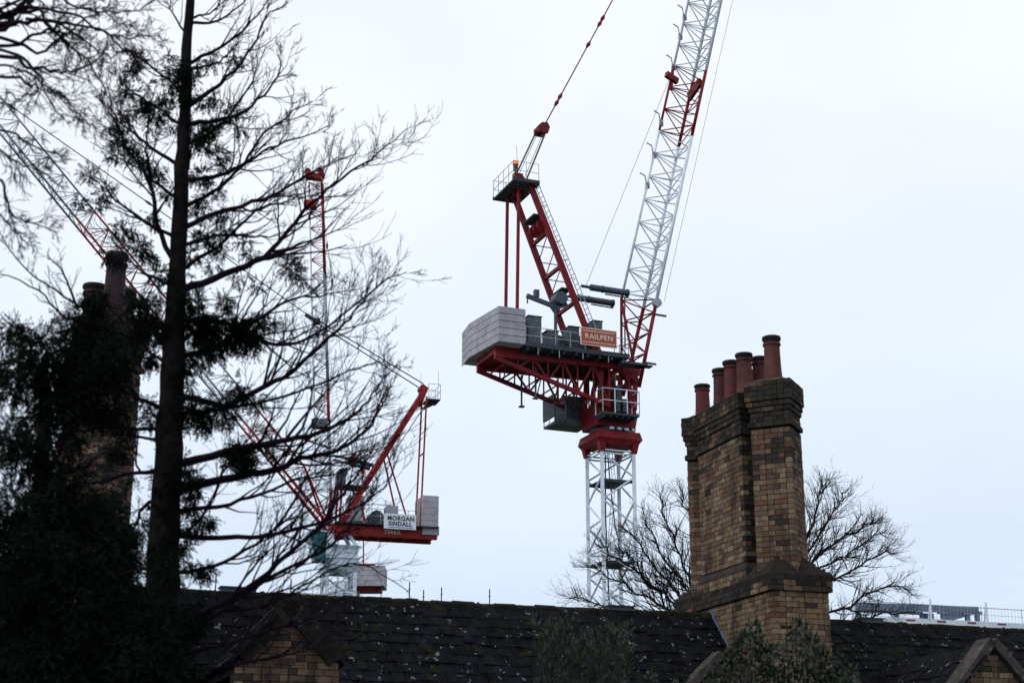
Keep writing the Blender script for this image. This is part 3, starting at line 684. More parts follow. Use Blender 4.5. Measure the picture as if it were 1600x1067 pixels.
# apex platform, railing, beacon, sheaves
zp = 40.75
mb = MB()
for i in range(8): mb.box(K, -7.15, -5.45, -1.75+i*.44, -1.75+i*.44+.36, zp, zp+.05)
for b in (-1.8, 1.72): mb.box(K, -7.2, -5.4, b, b+.08, zp-.1, zp+.12)
for a in (-7.2, -6.35, -5.46): mb.box(K, a, a+.08, -1.72, 1.72, zp-.12, zp-.002)
mb.build('apex_platform', GRATE, cr1)
railing(K, cr1, [(-5.45, -1.75, zp), (-7.15, -1.75, zp), (-7.15, 1.75, zp), (-5.45, 1.75, zp), (-5.45, .9, zp)], 1.25, GALV, .022, .85)
MB().tube([K.W(-6.2, .3, zp+.1), K.W(-6.2, .3, zp+1.75)], .05, 6).tube([K.W(-6.2, .3, zp+1.55), K.W(-6.2, .3, zp+1.95)], .17, 10).build('beacon_post', DGREY, cr1)
MB().lathe(K.W(-6.2, .3, zp+1.95), [(.22, 0), (.22, .09), (.17, .2), (.10, .25), (0, .25)], 14).build('beacon_lamp', AMBER, cr1)
MB().box(K, -6.5, -5.9, -.25, .15, zp-.3, zp+1.15).tube([K.W(-6.2, -.5, zp+.55), K.W(-6.2, .45, zp+.55)], .38, 14).box(K, -6.4, -6.0, .5, .9, zp, zp+.6).build('head_sheave_block', RED, cr1)
rope(K, cr1, [(-6.9, -1.7, zp+1.2), (-6.95, -1.7, zp+2.3)], .015, 'anemometer_mast')
# luffing rope up to the pulley block, then pendant to the jib head
bk = (-4.46, 0, 45.35); pd = nrm(np.array([5.3, 0, 10.6]))
for y, x in ((-.3, -5.75), (.32, -6.45), (-.16, -5.9), (.18, -6.3)): rope(K, cr1, [(x, y, zp+.6), (bk[0]+(x+6.1)*.7, y, bk[2])], .06 if abs(y) > .25 else .02, 'luffing_rope')
mb = MB(); pb_ = [(-.42, -.36), (.26, -.38), (.40, .08), (.24, .38), (-.16, .34), (-.42, .06)]
mb.prism([K.W(bk[0]+a, -.4, bk[2]+c) for a, c in pb_], K.v*.12); mb.prism([K.W(bk[0]+a, .3, bk[2]+c) for a, c in pb_], K.v*.12)
mb.tube([K.W(bk[0]-.1, -.28, bk[2]), K.W(bk[0]-.1, .3, bk[2])], .3, 14); mb.build('pulley_block', RED, cr1)
end = np.array(bk)+pd*38.5
rope(K, cr1, [bk, end], .045, 'pendant', RED)
for px_, py_ in ((868, 160), (873, 150), (919, 70), (936, 37), (940, 28)):
    c = K.hit(px_, py_, b=0); t = ((c-np.array(bk))@pd); c = np.array(bk)+pd*t
    MB().tube([K.W(*(c-pd*.3)), K.W(*c), K.W(*(c+pd*.3))], [.06, .15, .06], 6).build('pendant_link', RED, cr1)
# jib
pv = (1.55, 28.3); jl = np.array([.244, .970]); JL = 52.0
jx = lambda s: np.array(pv)+jl*s
T_off = np.array([-.97, .244])*2.0
s0 = 6.2
mid_red = [((s_)/JL, m_) for s_, m_ in ()]
px_s = lambda y: float(np.linalg.norm(K.hit(1080, y, b=-1)[[0, 2]]-np.array(pv)))
ca = K.hit(1081, 224, b=-1)[[0, 2]]; cb = K.hit(1104, 112, b=-1)[[0, 2]]
sa, sb = (ca-np.array(pv))@jl, (cb-np.array(pv))@jl
fr_ = lambda s: (s-s0)/(JL-s0)
lo, tp = jib(K, cr1, jx(s0), jx(JL), jx(s0)+T_off, jx(JL)+T_off, .95, 0, 26, [(fr_(sa), WHITE), (fr_(sb), RED), (1, WHITE)], .115, .04, .085)
# red tapered foot of the jib
mb = MB(); tpf = jx(s0-.5)+T_off
for s in (-1, 1):
    b = s*.95; foot = K.W(pv[0], s*1.15, pv[1]); top = K.W(*[jx(s0)[0], b, jx(s0)[1]]); mb.tube([foot, top], .13, 8)
    mb.tube([K.W(tpf[0], 0, tpf[1]), K.W(pv[0]-.1, s*1.15, pv[1]+.2)], .09, 6)
    nodes = [lerp(foot, top, t) for t in (.15, .38, .62, .85, 1)]; tn = [lerp(K.W(pv[0]-.1, s*1.15, pv[1]+.2), K.W(tpf[0], 0, tpf[1]), t) for t in (.3, .5, .75, 1, 1)]
    for i in range(5):
        mb.tube([nodes[i], tn[i]], .045, 5)
        if i < 4: mb.tube([tn[i], nodes[i+1]], .045, 5)
for t in (.15, .38, .62, .85, 1): 
    p = [lerp(K.W(pv[0], s*1.15, pv[1]), K.W(jx(s0)[0], s*.95, jx(s0)[1]), t) for s in (-1, 1)]; mb.tube(p, .06, 5)
    q = [lerp(K.W(pv[0], s*1.15, pv[1]), K.W(jx(s0)[0], s*.95, jx(s0)[1]), min(1, t+.22)) for s in (1, -1)]; mb.tube([p[0], q[0]], .045, 5)
mb.tube([K.W(tpf[0], 0, tpf[1]), K.W(jx(s0)[0]+T_off[0], 0, jx(s0)[1]+T_off[1])], .1, 6)
mb.tube([K.W(tpf[0], -.5, tpf[1]), K.W(tpf[0]-.05, -.5, tpf[1]-3.4)], .05, 5)
mb.build('jib_foot', RED, cr1, smooth=True)
mb = MB(); mb.tube([K.W(pv[0]-.3, -1.4, pv[1]+.35), K.W(pv[0]-.3, 1.4, pv[1]+.35)], .2, 10); mb.tube([K.W(pv[0]-.6, -1.3, pv[1]+1.0), K.W(pv[0]-.6, -.7, pv[1]+1.0)], .62, 18); mb.build('jib_pivot', RED, cr1)
for s in (1.7, 5.1): c = jx(s); MB().bar(K.W(c[0], -1.1, c[1]), K.W(c[0]+.75, -1.3, c[1]-.1), .13, .1).build('rope_guide', DGREY, cr1)
c = (sa+sb)/2+ (sb-sa)*.30
q = jx(c); mb = MB(); mb.bar(K.W(q[0]-.15, -.85, q[1]+.3), K.W(q[0]-.1, .85, q[1]-.1), .25, .6); mb.build('rope_winch_panel', RED, cr1)
for py_, m_ in ((60, GALV), (108, GALV), (195, GALV), (245, GALV), (292, GALV), (30, GALV)):
    c = K.hit(1078-(py_)*.221, py_, b=0); x, z = c[0], c[2]
    MB().tube([K.W(x, -.1, z), K.W(x-.35, -.35, z+.1), K.W(x-.45, -.4, z+.55), K.W(x-.85, -.45, z+.68)], .045, 5).bar(K.W(x-.05, 0, z-.1), K.W(x-.05, -.0, z+.3), .22).tube([K.W(x-.4, -.4, z+.15), K.W(x-.45, -.4, z-.4)], .035, 4).build('walkway_bracket', m_, cr1)
c = K.hit(1049, 122, b=0); MB().bar(K.W(c[0]-.5, -.2, c[2]+.1), K.W(c[0]+.45, 0, c[2]-.2), .3, .4).bar(K.W(c[0]-.05, 0, c[2]-.9), K.W(c[0]+.15, 0, c[2]+.9), .2).build('rope_bracket', RED, cr1)
rope(K, cr1, [(c[0]-.2, -.3, c[2]), tuple(K.hit(916, 446, b=-1.45))], .016)
q = K.hit(1038, 470, b=-1.2); q2 = K.hit(1145, 0, b=-1.2); rope(K, cr1, [tuple(q), tuple(q2+(q2-q)*.4)], .014)
q = K.hit(1028, 474, b=-.95); MB().tube([K.W(q[0]-.1, -1.15, q[2]), K.W(q[0]-.1, -.85, q[2])], .3, 12).build('guide_sheave', GALV, cr1)
# jib buffers
for (x0, y0, x1, y1, b) in ((916, 448, 981, 458, -1.2), (895, 464, 958, 474, 1.2)):
    p, q = K.hit(x0, y0, b=b), K.hit(x1, y1, b=b); d = q-p
    mb = MB(); mb.tube([K.W(*(p+d*.1)), K.W(*q)], .21, 12); mb.tube([K.W(*(p-d*.12)), K.W(*(p+d*.1))], .1, 8); mb.tube([K.W(*(p+d*.38)), K.W(*(p+d*.40))], .24, 12); mb.tube([K.W(*(p+d*.96)), K.W(*(q+d*.01))], .25, 12)
    mb.tube([K.W(*(p+d*.45-np.array([0, 0, .3]))), K.W(*(q-np.array([0, 0, .32])))], .05, 5); mb.build('jib_buffer', TUBEB, cr1)

# ---- crane with the white sign --------------------------------------
B2 = atY(530, 870, 112.); K2 = Fr(B2, 197)
cr2 = thing('luffing_crane', K2.W(0, 0, 0), 'red crane with white two-line sign, jib reaching left behind the trees', 'tower crane', 'tower cranes over the building site')
mast(K2, cr2, 1.0, 0, 19.5, 3.0, WHITE, .12, .07)
mb = MB(); mb.frust(K2, (-1.15, 1.15, -1.15, 1.15), 19.4, (-1.3, 1.3, -1.3, 1.3), 19.7); mb.build('mast_crown', WHITE, cr2)
MB().box(K2, -1.2, 1.2, -1.2, 1.2, 19.72, 20.3).box(K2, -1.3, 1.3, -1.3, 1.3, 20.3, 20.42).box(K2, -1.15, 1.15, -1.15, 1.15, 20.42, 20.95).frust(K2, (-1.15, 1.15, -1.15, 1.15), 20.95, (-1.35, 1.35, -1.35, 1.35), 21.2).build('slewing_unit', WHITE, cr2)
mb = MB()
for y in (-.8, .8):
    for p, q in (((-1.1, 21.2), (-.3, 22.4)), ((1.0, 21.2), (.4, 22.6)), ((-.3, 22.4), (.6, 22.5)), ((-1.1, 21.2), (1.0, 21.2))): mb.bar(K2.W(p[0], y, p[1]), K2.W(q[0], y, q[1]), .2, .22)
mb.build('turntable_frame', WHITE, cr2)
mb = MB(); mb.box(K2, -6.95, .9, -1.1, -.75, 22.0, 22.7).box(K2, -6.95, .9, .75, 1.1, 22.0, 22.7)
for i in range(8): mb.box(K2, -6.8+i*.95, -6.65+i*.95, -.75, .75, 22.1, 22.4)
mb.build('counter_jib_girder', RED2, cr2)
MB().box(K2, -7.0, .6, -1.5, 1.5, 22.77, 22.87).build('deck', GRATE, cr2)
text('maker_plate', 'TEREX', K2, -3.6, 1.12, 22.35, .38, PALE, cr2, ang=R(17))
for i in range(5):
    z0 = 22.9+i*.46; MB().prism([K2.W(a, b, z0) for a, b in ((-5.8, -1.2), (-5.8, 1.2), (-7.0, 1.2), (-7.0, -1.2))][::-1], (0, 0, .44)).build('counterweight_block', CONC, cr2)
MB().box(K2, -7.05, -5.8, -1.25, 1.25, 22.3, 22.76).build('counterweight_tray', CONC, cr2)
# A-frame boom, struts, ties
ap = K2.hit(662, 612, b=0)
for y in (-.75, .75):
    MB().bar(K2.W(.1, y, 22.8), K2.W(ap[0], y*.6, ap[2]), .30, .38).build('a_frame_leg', RED2, cr2)
    m_ = lerp((.1, 22.8), (ap[0], ap[2]), .52); MB().tube([K2.W(m_[0]-.1, y*.8, m_[1]), K2.W(-4.9 if y > 0 else -4.6, y*1.2, 22.9)], .075, 6).build('back_strut', RED2, cr2)
    MB().tube([K2.W(ap[0]-.05, y*1.0, ap[2]-.6), K2.W(-5.75, y*1.0, 22.9)], .075, 6).build('tie_rod', RED2, cr2)
for t in (.15, .35, .55, .75, .92): p = lerp((.1, 22.8), (ap[0], ap[2]), t); MB().bar(K2.W(p[0], -.6, p[1]), K2.W(p[0], .6, p[1]), .16).build('cross_beam', RED2, cr2)
MB().bar(K2.W(-5.95, -.75, 28.5), K2.W(-5.95, .75, 28.5), .08).build('tie_spacer', RED2, cr2)
ladder(K2, cr2, (-.45, .75, 23.0), (ap[0]-.35, .45, ap[2]-.6), (0, 1), .4, .34, .025)
MB().tube([K2.W(ap[0]+.15, -.45, ap[2]+.2), K2.W(ap[0]+.15, .45, ap[2]+.2)], .25, 14).bar(K2.W(ap[0]+.45, 0, ap[2]-1.1), K2.W(ap[0]-.1, 0, ap[2]+.4), .4, .5).build('head_sheave_block', RED2, cr2)
MB().box(K2, ap[0]-1.1, ap[0]-.1, -.8, .8, ap[2]-.8, ap[2]-.7).bar(K2.W(ap[0]-.9, 0, ap[2]-.8), K2.W(ap[0]+.2, 0, ap[2]-1.4), .2, .2).build('apex_platform', GRATE, cr2)
railing(K2, cr2, [(ap[0]-.2, .8, ap[2]-.7), (ap[0]-1.1, .8, ap[2]-.7), (ap[0]-1.1, -.8, ap[2]-.7), (ap[0]-.2, -.8, ap[2]-.7)], 1.15, GALV, .022, .8)
rope(K2, cr2, [(ap[0]-.95, .7, ap[2]+.3), (ap[0]-.95, .7, ap[2]+1.5)], .015, 'aerial'); rope(K2, cr2, [(ap[0]+.3, .3, ap[2]+.2), (ap[0]+.3, .3, ap[2]+1.3)], .015, 'aerial')
# deck gear
MB().box(K2, -1.6, -.5, -.9, .6, 22.9, 25.0).box(K2, -1.5, -.9, .62, .8, 23.1, 24.7).build('control_cabinet', CONC, cr2)
MB().tube([K2.W(-2.5, -.9, 23.45), K2.W(-2.5, .9, 23.45)], .5, 14).box(K2, -3.1, -2.0, -.3, .95, 22.9, 23.2).build('hoist_drum', DGREY, cr2)
MB().box(K2, -4.1, -3.3, -.6, .7, 22.9, 24.4).build('ballast_box', CONC, cr2)
zq = 25.6; MB().box(K2, -1.9, .3, -.9, .9, zq, zq+.1).box(K2, -.2, .4, -.5, .5, zq+.1, zq+.9).box(K2, -.3, .3, -.6, .6, zq+.9, zq+1.3).build('winch_platform', MACH, cr2)
mb = MB()
for a in (-1.7, .2, .9):
    for y in (-.8, .8): mb.bar(K2.W(a, y, 22.9), K2.W(a*.6, y, zq), .14)
mb.build('winch_frame', RED2, cr2)
MB().lathe(K2.W(-1.5, .3, zq+1.1), [(.14, 0), (.16, .15), (.08, .3), (0, .3)], 10).build('beacon_lamp', AMBER, cr2); rope(K2, cr2, [(-1.5, .3, zq), (-1.5, .3, zq+1.1)], .04, 'beacon_post')
railing(K2, cr2, [(.4, 1.45, 22.87), (-5.7, 1.45, 22.87)], 1.05, GALV, .024, 1.0)
s0_, s1_ = K2.hit(600, 815, b=1.55), K2.hit(650, 815, b=1.55); za, zb_ = K2.hit(625, 826.5, b=1.55)[2], K2.hit(625, 803, b=1.55)[2]
sg = MB().box(K2, s1_[0], s0_[0], 1.52, 1.58, za, zb_).build('sign_board', SIGN_W, cr2)
mm = (s0_[0]+s1_[0])/2; hh = zb_-za
text('lettering', 'MORGAN', K2, mm-.05, 1.60, za+hh*.70, .46, INK, sg, ang=R(17), xs=.92); text('lettering', 'SINDALL', K2, mm-.0, 1.60, za+hh*.34, .45, INK, sg, ang=R(17), xs=.9)
MB().box(K2, mm-.95, mm+.85, 1.585, 1.60, za+.10, za+.14).build('sign_line', INKB, sg)
# cab, to the left of the tower, tilted glass
mb = MB(); mb.frust(K2, (1.0, 2.0, .2, 1.6), 20.0, (.9, 2.5, .2, 1.6), 22.0); mb.build('cab_glass', GLASS, cr2)
MB().box(K2, .75, 1.25, .15, 1.65, 20.2, 22.1).box(K2, .8, 2.5, .15, 1.65, 22.0, 22.12).build('cab_frame', WHITE, cr2)
text('cab_lettering', 'TEREX', K2, 1.05, 1.68, 21.1, .4, INK, cr2, ang=R(17))
# jib and its ropes
pv2 = np.array([.9, 22.6]); far2 = K2.hit(-20, 178, b=0)[[0, 2]]; d2 = nrm(far2-pv2); n2_ = np.array([-d2[1], d2[0]])
JL2 = 46.; q0 = pv2+d2*4.5; q1 = pv2+d2*JL2
jib(K2, cr2, q0, q1, q0+n2_*1.55, q1+n2_*1.55, .75, 0, 24, [(.12, RED2), (.33, GALV), (.58, RED), (1, GALV)], .085, .033, .075)
mb = MB()
for s in (-1, 1):
    mb.tube([K2.W(pv2[0], s*.8, pv2[1]), K2.W(q0[0], s*.75, q0[1])], .12, 6); t_ = q0+n2_*1.55; mb.tube([K2.W(pv2[0], s*.8, pv2[1]), K2.W(t_[0], 0, t_[1])], .08, 6)
    for t in (.35, .6, .82): a = lerp(pv2, q0, t); b = lerp(pv2, t_, t); mb.tube([K2.W(a[0], s*.77, a[1]), K2.W(b[0], s*.75*(1-t), b[1])], .045, 5); mb.tube([K2.W(a[0], -.77, a[1]), K2.W(a[0], .77, a[1])], .04, 5)
mb.build('jib_foot', RED2, cr2)
bl = K2.hit(495, 502, b=0)
for y in (-.35, .35): rope(K2, cr2, [(ap[0]+.1, y, ap[2]+.4+y*.3), (bl[0], y*.6, bl[2]+y*.15)], .045, 'luffing_rope')
MB().tube([K2.W(bl[0], -.35, bl[2]), K2.W(bl[0], .35, bl[2])], .2, 12).bar(K2.W(bl[0]-.3, 0, bl[2]-.15), K2.W(bl[0]+.9, 0, bl[2]+.45), .25, .22).build('pulley_block', DGREY, cr2)
pe = K2.hit(4, 157, b=0); pe2 = bl+(pe-bl)*1.35
rope(K2, cr2, [tuple(bl), tuple(pe2)], .04, 'pendant')
for t in (.18, .40, .72): c = lerp(bl, pe2, t); dd = nrm(pe2-bl)*.35; MB().tube([K2.W(*(c-dd)), K2.W(*c), K2.W(*(c+dd))], [.05, .11, .05], 6).build('pendant_link', DGREY, cr2)
for (x0, y0, x1, y1, b) in ((520, 711, 583, 727, .6), (520, 718, 578, 732, -.6)):
    p, q = K2.hit(x0, y0, b=b), K2.hit(x1, y1, b=b); MB().tube([K2.W(*p), K2.W(*lerp(p, q, .55)), K2.W(*lerp(p, q, .56)), K2.W(*q)], [.07, .07, .14, .14], 8).build('jib_buffer', TUBEB, cr2)

# ---- distant crane with an almost upright jib ------------------------
B3 = atY(540, 900, 135.); K3 = Fr(B3, 180)
cr3 = thing('luffing_crane', K3.W(0, 0, 0), 'distant crane with nearly upright slim red and white jib', 'tower crane', 'tower cranes over the building site')
z3 = K3.hit(540, 925, b=0)[2]
mast(K3, cr3, 1.0, 0, z3-.5, 3.2, WHITE, .12, .07)
MB().lathe(K3.W(0, 0, z3-.6), [(0, 0), (1.2, 0), (1.3, .6), (1.3, 1.4), (0, 1.4)], 20).build('slewing_unit', WHITE, cr3)
c0, c1 = K3.hit(549, 905, b=-1.3), K3.hit(604, 925, b=-1.3)
MB().box(K3, c1[0]+.3, -.6, -.8, .8, z3-.02, z3+.35).build('counter_jib_girder', RED, cr3)
ztop, zbot = K3.hit(575, 891, b=-1.3)[2], K3.hit(575, 922, b=-1.3)[2]; hz = (ztop-zbot)/4
for i in range(4): MB().prism([K3.W(a, b, zbot+i*hz) for a, b in ((c0[0], -1.5), (c0[0], 1.5), (c1[0], 1.5), (c1[0], -1.5))], (0, 0, hz*.95)).build('counterweight_block', CONC, cr3)
p = K3.hit(568, 884, b=0); mb = MB(); mb.bar(K3.W(p[0]-1.0, 0, p[2]), K3.W(p[0]+1.0, 0, p[2]), .3, .35); mb.tube([K3.W(p[0], 0, p[2]), K3.W(p[0]+.1, 0, p[2]+3.2)], .06, 5); mb.bar(K3.W(p[0]-.7, 0, p[2]), K3.W(p[0]-.7, 0, zbot), .2); mb.build('winch_frame', RED2, cr3)
u0 = K3.hit(519, 850, b=0); u1 = K3.hit(503.5, 285, b=0); w0 = K3.hit(496, 850, b=0); w1 = K3.hit(483, 285, b=0)
jib(K3, cr3, u0[[0, 2]], u1[[0, 2]], w0[[0, 2]], w1[[0, 2]], .55, 0, 22, [(.30, GALV), (.42, RED2), (.74, GALV), (1, RED2)], .085, .036, .075)
MB().tube([K3.W(*w0), K3.W(*lerp(w0, w1, .97))], .09, 6).build('upper_chord', WHITE, cr3)
mb = MB(); t0 = K3.hit(478, 275, b=0); t1 = K3.hit(503, 278, b=0)
mb.bar(K3.W(t0[0], 0, t0[2]), K3.W(t1[0], 0, t1[2]), .8, .5)
for x_ in (482, 502): q = K3.hit(x_, 272, b=0); mb.tube([K3.W(q[0], -.6, q[2]+.05), K3.W(q[0], .6, q[2]+.05)], .3, 12)
mb.build('jib_head', RED2, cr3); mb = MB(); q = K3.hit(484, 321, b=0); mb.box(K3, q[0]-.6, q[0]+.5, -.5, .5, q[2]-.3, q[2]+.35); mb.build('rope_bracket', RED2, cr3)
p, q = K3.hit(500, 665, b=-.6), K3.hit(514, 665, b=-.6); MB().box(K3, q[0], K3.hit(489, 665, b=-.6)[0], -.6, .6, p[2]-.35, p[2]+.35).build('rest_platform', MACH, cr3)
h0, h1, h2 = K3.hit(505, 330, b=-1), K3.hit(519, 440, b=-1), K3.hit(552, 715, b=-1)
rope(K3, cr3, [tuple(h0), tuple(h1), tuple(h2)], .022, 'hoist_rope')
for y_ in (384, 440): c = K3.hit(511 if y_ == 384 else 519, y_, b=-1); MB().tube([K3.W(c[0], -1, c[2]-.4), K3.W(c[0], -1, c[2]), K3.W(c[0], -1, c[2]+.4)], [.03, .13, .03], 6).build('rope_link', DGREY, cr3)
MB().lathe(K3.W(h2[0], -1, h2[2]-.9), [(.05, 0), (.4, .25), (.45, .7), (.25, 1.1), (0, 1.2)], 12).build('hook_block', RED2, cr3)

# ------------------------------------------------------------------ building site on the right
S1 = Fr(atY(1400, 975, 78.), 18); zt = S1.hit(1500, 969, b=0)[2]
bld = thing('site_building', S1.W(4, 6, 0), 'unfinished pale building with white edge board and blue-grey steel frame on top', 'building')
MB().box(S1, -9, 22, .3, 16, 0, zt-.5).build('concrete_shell', CONCB, bld)
for i in range(8): a = -.6+i*3.1; MB().box(S1, a, a+3.08, .0, .28, zt-1.2, zt).build('edge_board', BLDW, bld)
for i in range(10):
    a = .6+i*1.75; MB().box(S1, a, a+.5, -.02, -.004, zt-.13, zt-.05).build('red_stripe', BLDR, bld)
def sbeam(x0, y0, x1, y1, b, w, h, m=BLDB, name='steel_beam'):
    p, q = S1.hit(x0, y0, b=b), S1.hit(x1, y1, b=b); return MB().bar(S1.W(*p), S1.W(*q), w, h, ).build(name, m, bld)
sbeam(1335, 946, 1527, 953, 4, .3, .34); sbeam(1330, 952, 1440, 957, 5, .25, .2)
for x_, y_ in ((1473, 955), (1511, 957), (1526, 956), (1400, 955), (1340, 952)):
    p = S1.hit(x_, y_, b=4); MB().box(S1, p[0]-.11, p[0]+.11, 3.9, 4.1, zt-.6, p[2]).box(S1, p[0]-.26, p[0]+.26, 3.85, 4.15, p[2]-.12, p[2]+.02).build('steel_column', BLDB, bld)
sbeam(1472, 967, 1506, 957, 4.1, .25, .42); sbeam(1439, 966, 1457, 967, 3.6, .3, .55, DBLUE, 'steel_crate')
for i, (x_, xb_) in enumerate(((1336, 1342), (1456, 1464), (1543, 1551), (1620, 1628))):
    p = S1.hit(x_, 975, b=.5); q = S1.hit(x_, 936 if x_ < 1500 else 941, b=.5); r_ = S1.hit(xb_, 975, b=1.5)
    o = MB().tube([S1.W(p[0], .5, zt-.6), S1.W(p[0], .5, q[2])], .055, 6).tube([S1.W(p[0]+.25, 1.3, zt-.5), S1.W(p[0]+.05, .55, q[2]-.05)], .05, 6).build('fence_post', BLDW, bld)
mb = MB(); p = S1.hit(1336, 936, b=.5); za_, xa_ = p[2]-.05, p[0]; xb_ = S1.hit(1640, 950, b=.5)[0]
for k in range(4): mb.tube([S1.W(xa_, .5, za_-.22*k*1.6), S1.W(xb_, .5, za_-.1-.22*k*1.6)], .012 if k else .022, 4)
nv = int((xb_-xa_)/.2)
for i in range(nv): mb.tube([S1.W(xa_+i*.2, .5, zt-.05), S1.W(xa_+i*.2, .5, za_)], .007 if i % 12 else .02, 4)
mb.build('mesh_fence', GALV, bld)
# lower site block behind the ridge, with upright poles
S2 = Fr(atY(560, 950, 70.), 15); z2 = S2.hit(700, 947, b=0)[2]-.5
bl2 = thing('site_building', S2.W(0, 5, 0), 'low site block hidden behind the ridge, only its upright poles showing', 'building')
MB().box(S2, -14, 10, 0, 12, 0, z2).build('concrete_shell', CONCB, bl2)
for x_, yt in ((338, 896), (455, 903), (640, 909), (662, 921), (690, 917), (765, 920)):
    p = S2.hit(x_, yt, b=.4); o = MB().tube([S2.W(p[0], .4, z2-.002), S2.W(p[0], .4, p[2])], .03, 6).tube([S2.W(p[0], .4, p[2]-.35), S2.W(p[0], .4, p[2]-.3)], .05, 6).build('scaffold_pole', TUBEB, bl2)

# ------------------------------------------------------------------ trees
def smooth(pts, n=4, jit=0.):
    pts = [np.asarray(p, float) for p in pts]; P = [2*pts[0]-pts[1]]+pts+[2*pts[-1]-pts[-2]]; out = []
    for i in range(1, len(P)-2):
        a, b, c, d = P[i-1:i+3]
        for k in range(n):
            t = k/n; q = .5*((2*b)+(c-a)*t+(2*a-5*b+4*c-d)*t*t+(-a+3*b-3*c+d)*t**3)
            out.append(q+(rng.normal(0, jit, 3) if jit and (k or i > 1) else 0))
    out.append(pts[-1]); return out
def twig(mb, p, d, L, r, lvl, up=.15, wig=.13, kids=(2, 4), tips=None, spread=.75, n=4):
    seg = max(3, int(5 if lvl else 4)); pts = [p]; rr = [r]; d = nrm(d); q = p
    for i in range(seg):
        d = nrm(d+rng.normal(0, wig, 3)+np.array([0, 0, up*(.6 if lvl else .3)])); q = q+d*L/seg; pts.append(q); rr.append(max(r*(1-.7*(i+1)/seg), .0017))
    mb.tube(pts, rr, n if r > .004 else 3, cap=False)
    if tips is not None and lvl <= 0: tips.append((pts[-1], d))
    if lvl <= 0: return
    for k in range(random.randint(*kids)):
        t = random.uniform(.2, .95); i = min(int(t*seg), seg-1); b = lerp(pts[i], pts[i+1], t*seg-i)
        dd = nrm(pts[i+1]-pts[i]); s = nrm(np.cross(dd, rng.normal(0, 1, 3)))
        twig(mb, b, nrm(dd+s*random.uniform(.5, 1.1)*spread), L*random.uniform(.35, .62), max(rr[i]*.64, .0027), lvl-1, up, wig, kids, tips, spread, n)
def limb(mb, pts, r0, r1, nk, lvl, Lk, up=.2, nsub=4, jit=.012, spread=.8, tips=None, start=.15):
    P = smooth(pts, nsub, jit); k = len(P); rr = [r0+(r1-r0)*(i/(k-1))**.8 for i in range(k)]
    mb.tube(P, rr, 6, cap=False)
    for j in range(nk):
        t = start+(1-start)*(j+random.random())/nk; x = t*(k-1); i = min(int(x), k-2); b = lerp(P[i], P[i+1], x-i); d = nrm(P[i+1]-P[i]); s = nrm(np.cross(d, rng.normal(0, 1, 3)))
        twig(mb, b, nrm(d+s*random.uniform(.5, 1.2)*spread), Lk*random.uniform(.5, 1.2)*(1.1-.72*t), max(rr[i]*.55, .0025), lvl, up, tips=tips, spread=spread)
    return P
def sprays(cen, rad, count, leaf, wid, per=10, droop=.35, squash=.8):
    """flat needle sprays inside a ball: returns verts (n,4,3)"""
    out = []
    for i in range(count):
        d = nrm(rng.normal(0, 1, 3)); p = cen+d*rad*random.random()**.45*np.array([1, 1, squash])
        ax = nrm(d*.8+rng.normal(0, .6, 3)+np.array([0, 0, -droop])); sd = nrm(np.cross(ax, rng.normal(0, 1, 3)))
        sl_ = leaf*random.uniform(2.2, 4.2)
        for k in range(per):
            t = k/per; s = 1 if k % 2 else -1; b = p+ax*sl_*t; dr = nrm(ax+sd*s*random.uniform(.5, 1.1)+rng.normal(0, .15, 3)); w = nrm(np.cross(dr, rng.normal(0, 1, 3)))*wid; l = leaf*random.uniform(.6, 1.2)*(1.1-.4*t)
            out.append((b, b+dr*l*.5+w, b+dr*l, b+dr*l*.5-w))
    return out
def quads(q, name, m, parent):
    a = np.array(q).reshape(-1, 3)-WLOC[parent.name]; n = len(q); me = bpy.data.meshes.new(name)
    me.vertices.add(4*n); me.vertices.foreach_set('co', a.ravel()); me.loops.add(4*n); me.loops.foreach_set('vertex_index', np.arange(4*n)); me.polygons.add(n); me.polygons.foreach_set('loop_start', np.arange(n)*4)
    me.update(calc_edges=True); me.materials.append(m); return link(name, me, WLOC[parent.name], parent, 'stuff')

# -- half-bare conifer in front of the house
YC = 12.0; PXM = YC/F
base = atY(258, 1067, YC); base[2] = 0
con = thing('conifer_tree', base, 'tall half-bare conifer with dark trunk, standing in front of the left chimney', 'tree')
tr = [(298, -60, 11), (297, 0, 14), (291, 130, 18), (284, 260, 22), (278, 400, 26), (270, 560, 36), (263, 700, 42), (256, 860, 47), (250, 1000, 51), (247, 1067, 54)]
TP_ = [atY(x, y, YC) for x, y, w in tr]; TRr = [w*PXM*.52 for x, y, w in tr]
TP_.append(np.array([TP_[-1][0]-.02, YC, 0])); TRr.append(.2)
Pm = []; Rm = []
for i in range(len(TP_)-1):
    for k in range(5): Pm.append(lerp(TP_[i], TP_[i+1], k/5)+rng.normal(0, .006, 3)); Rm.append((TRr[i]*(1-k/5)+TRr[i+1]*k/5)*random.uniform(.95, 1.06))
Pm.append(TP_[-1]); Rm.append(TRr[-1])
MB().tube(Pm, Rm, 14).build('trunk', BARK, con, smooth=True)
def trunkx(y):
    for (x0, y0, w0), (x1, y1, w1) in zip(tr, tr[1:]):
        if y0 <= y <= y1: return x0+(x1-x0)*(y-y0)/(y1-y0)
    return 250
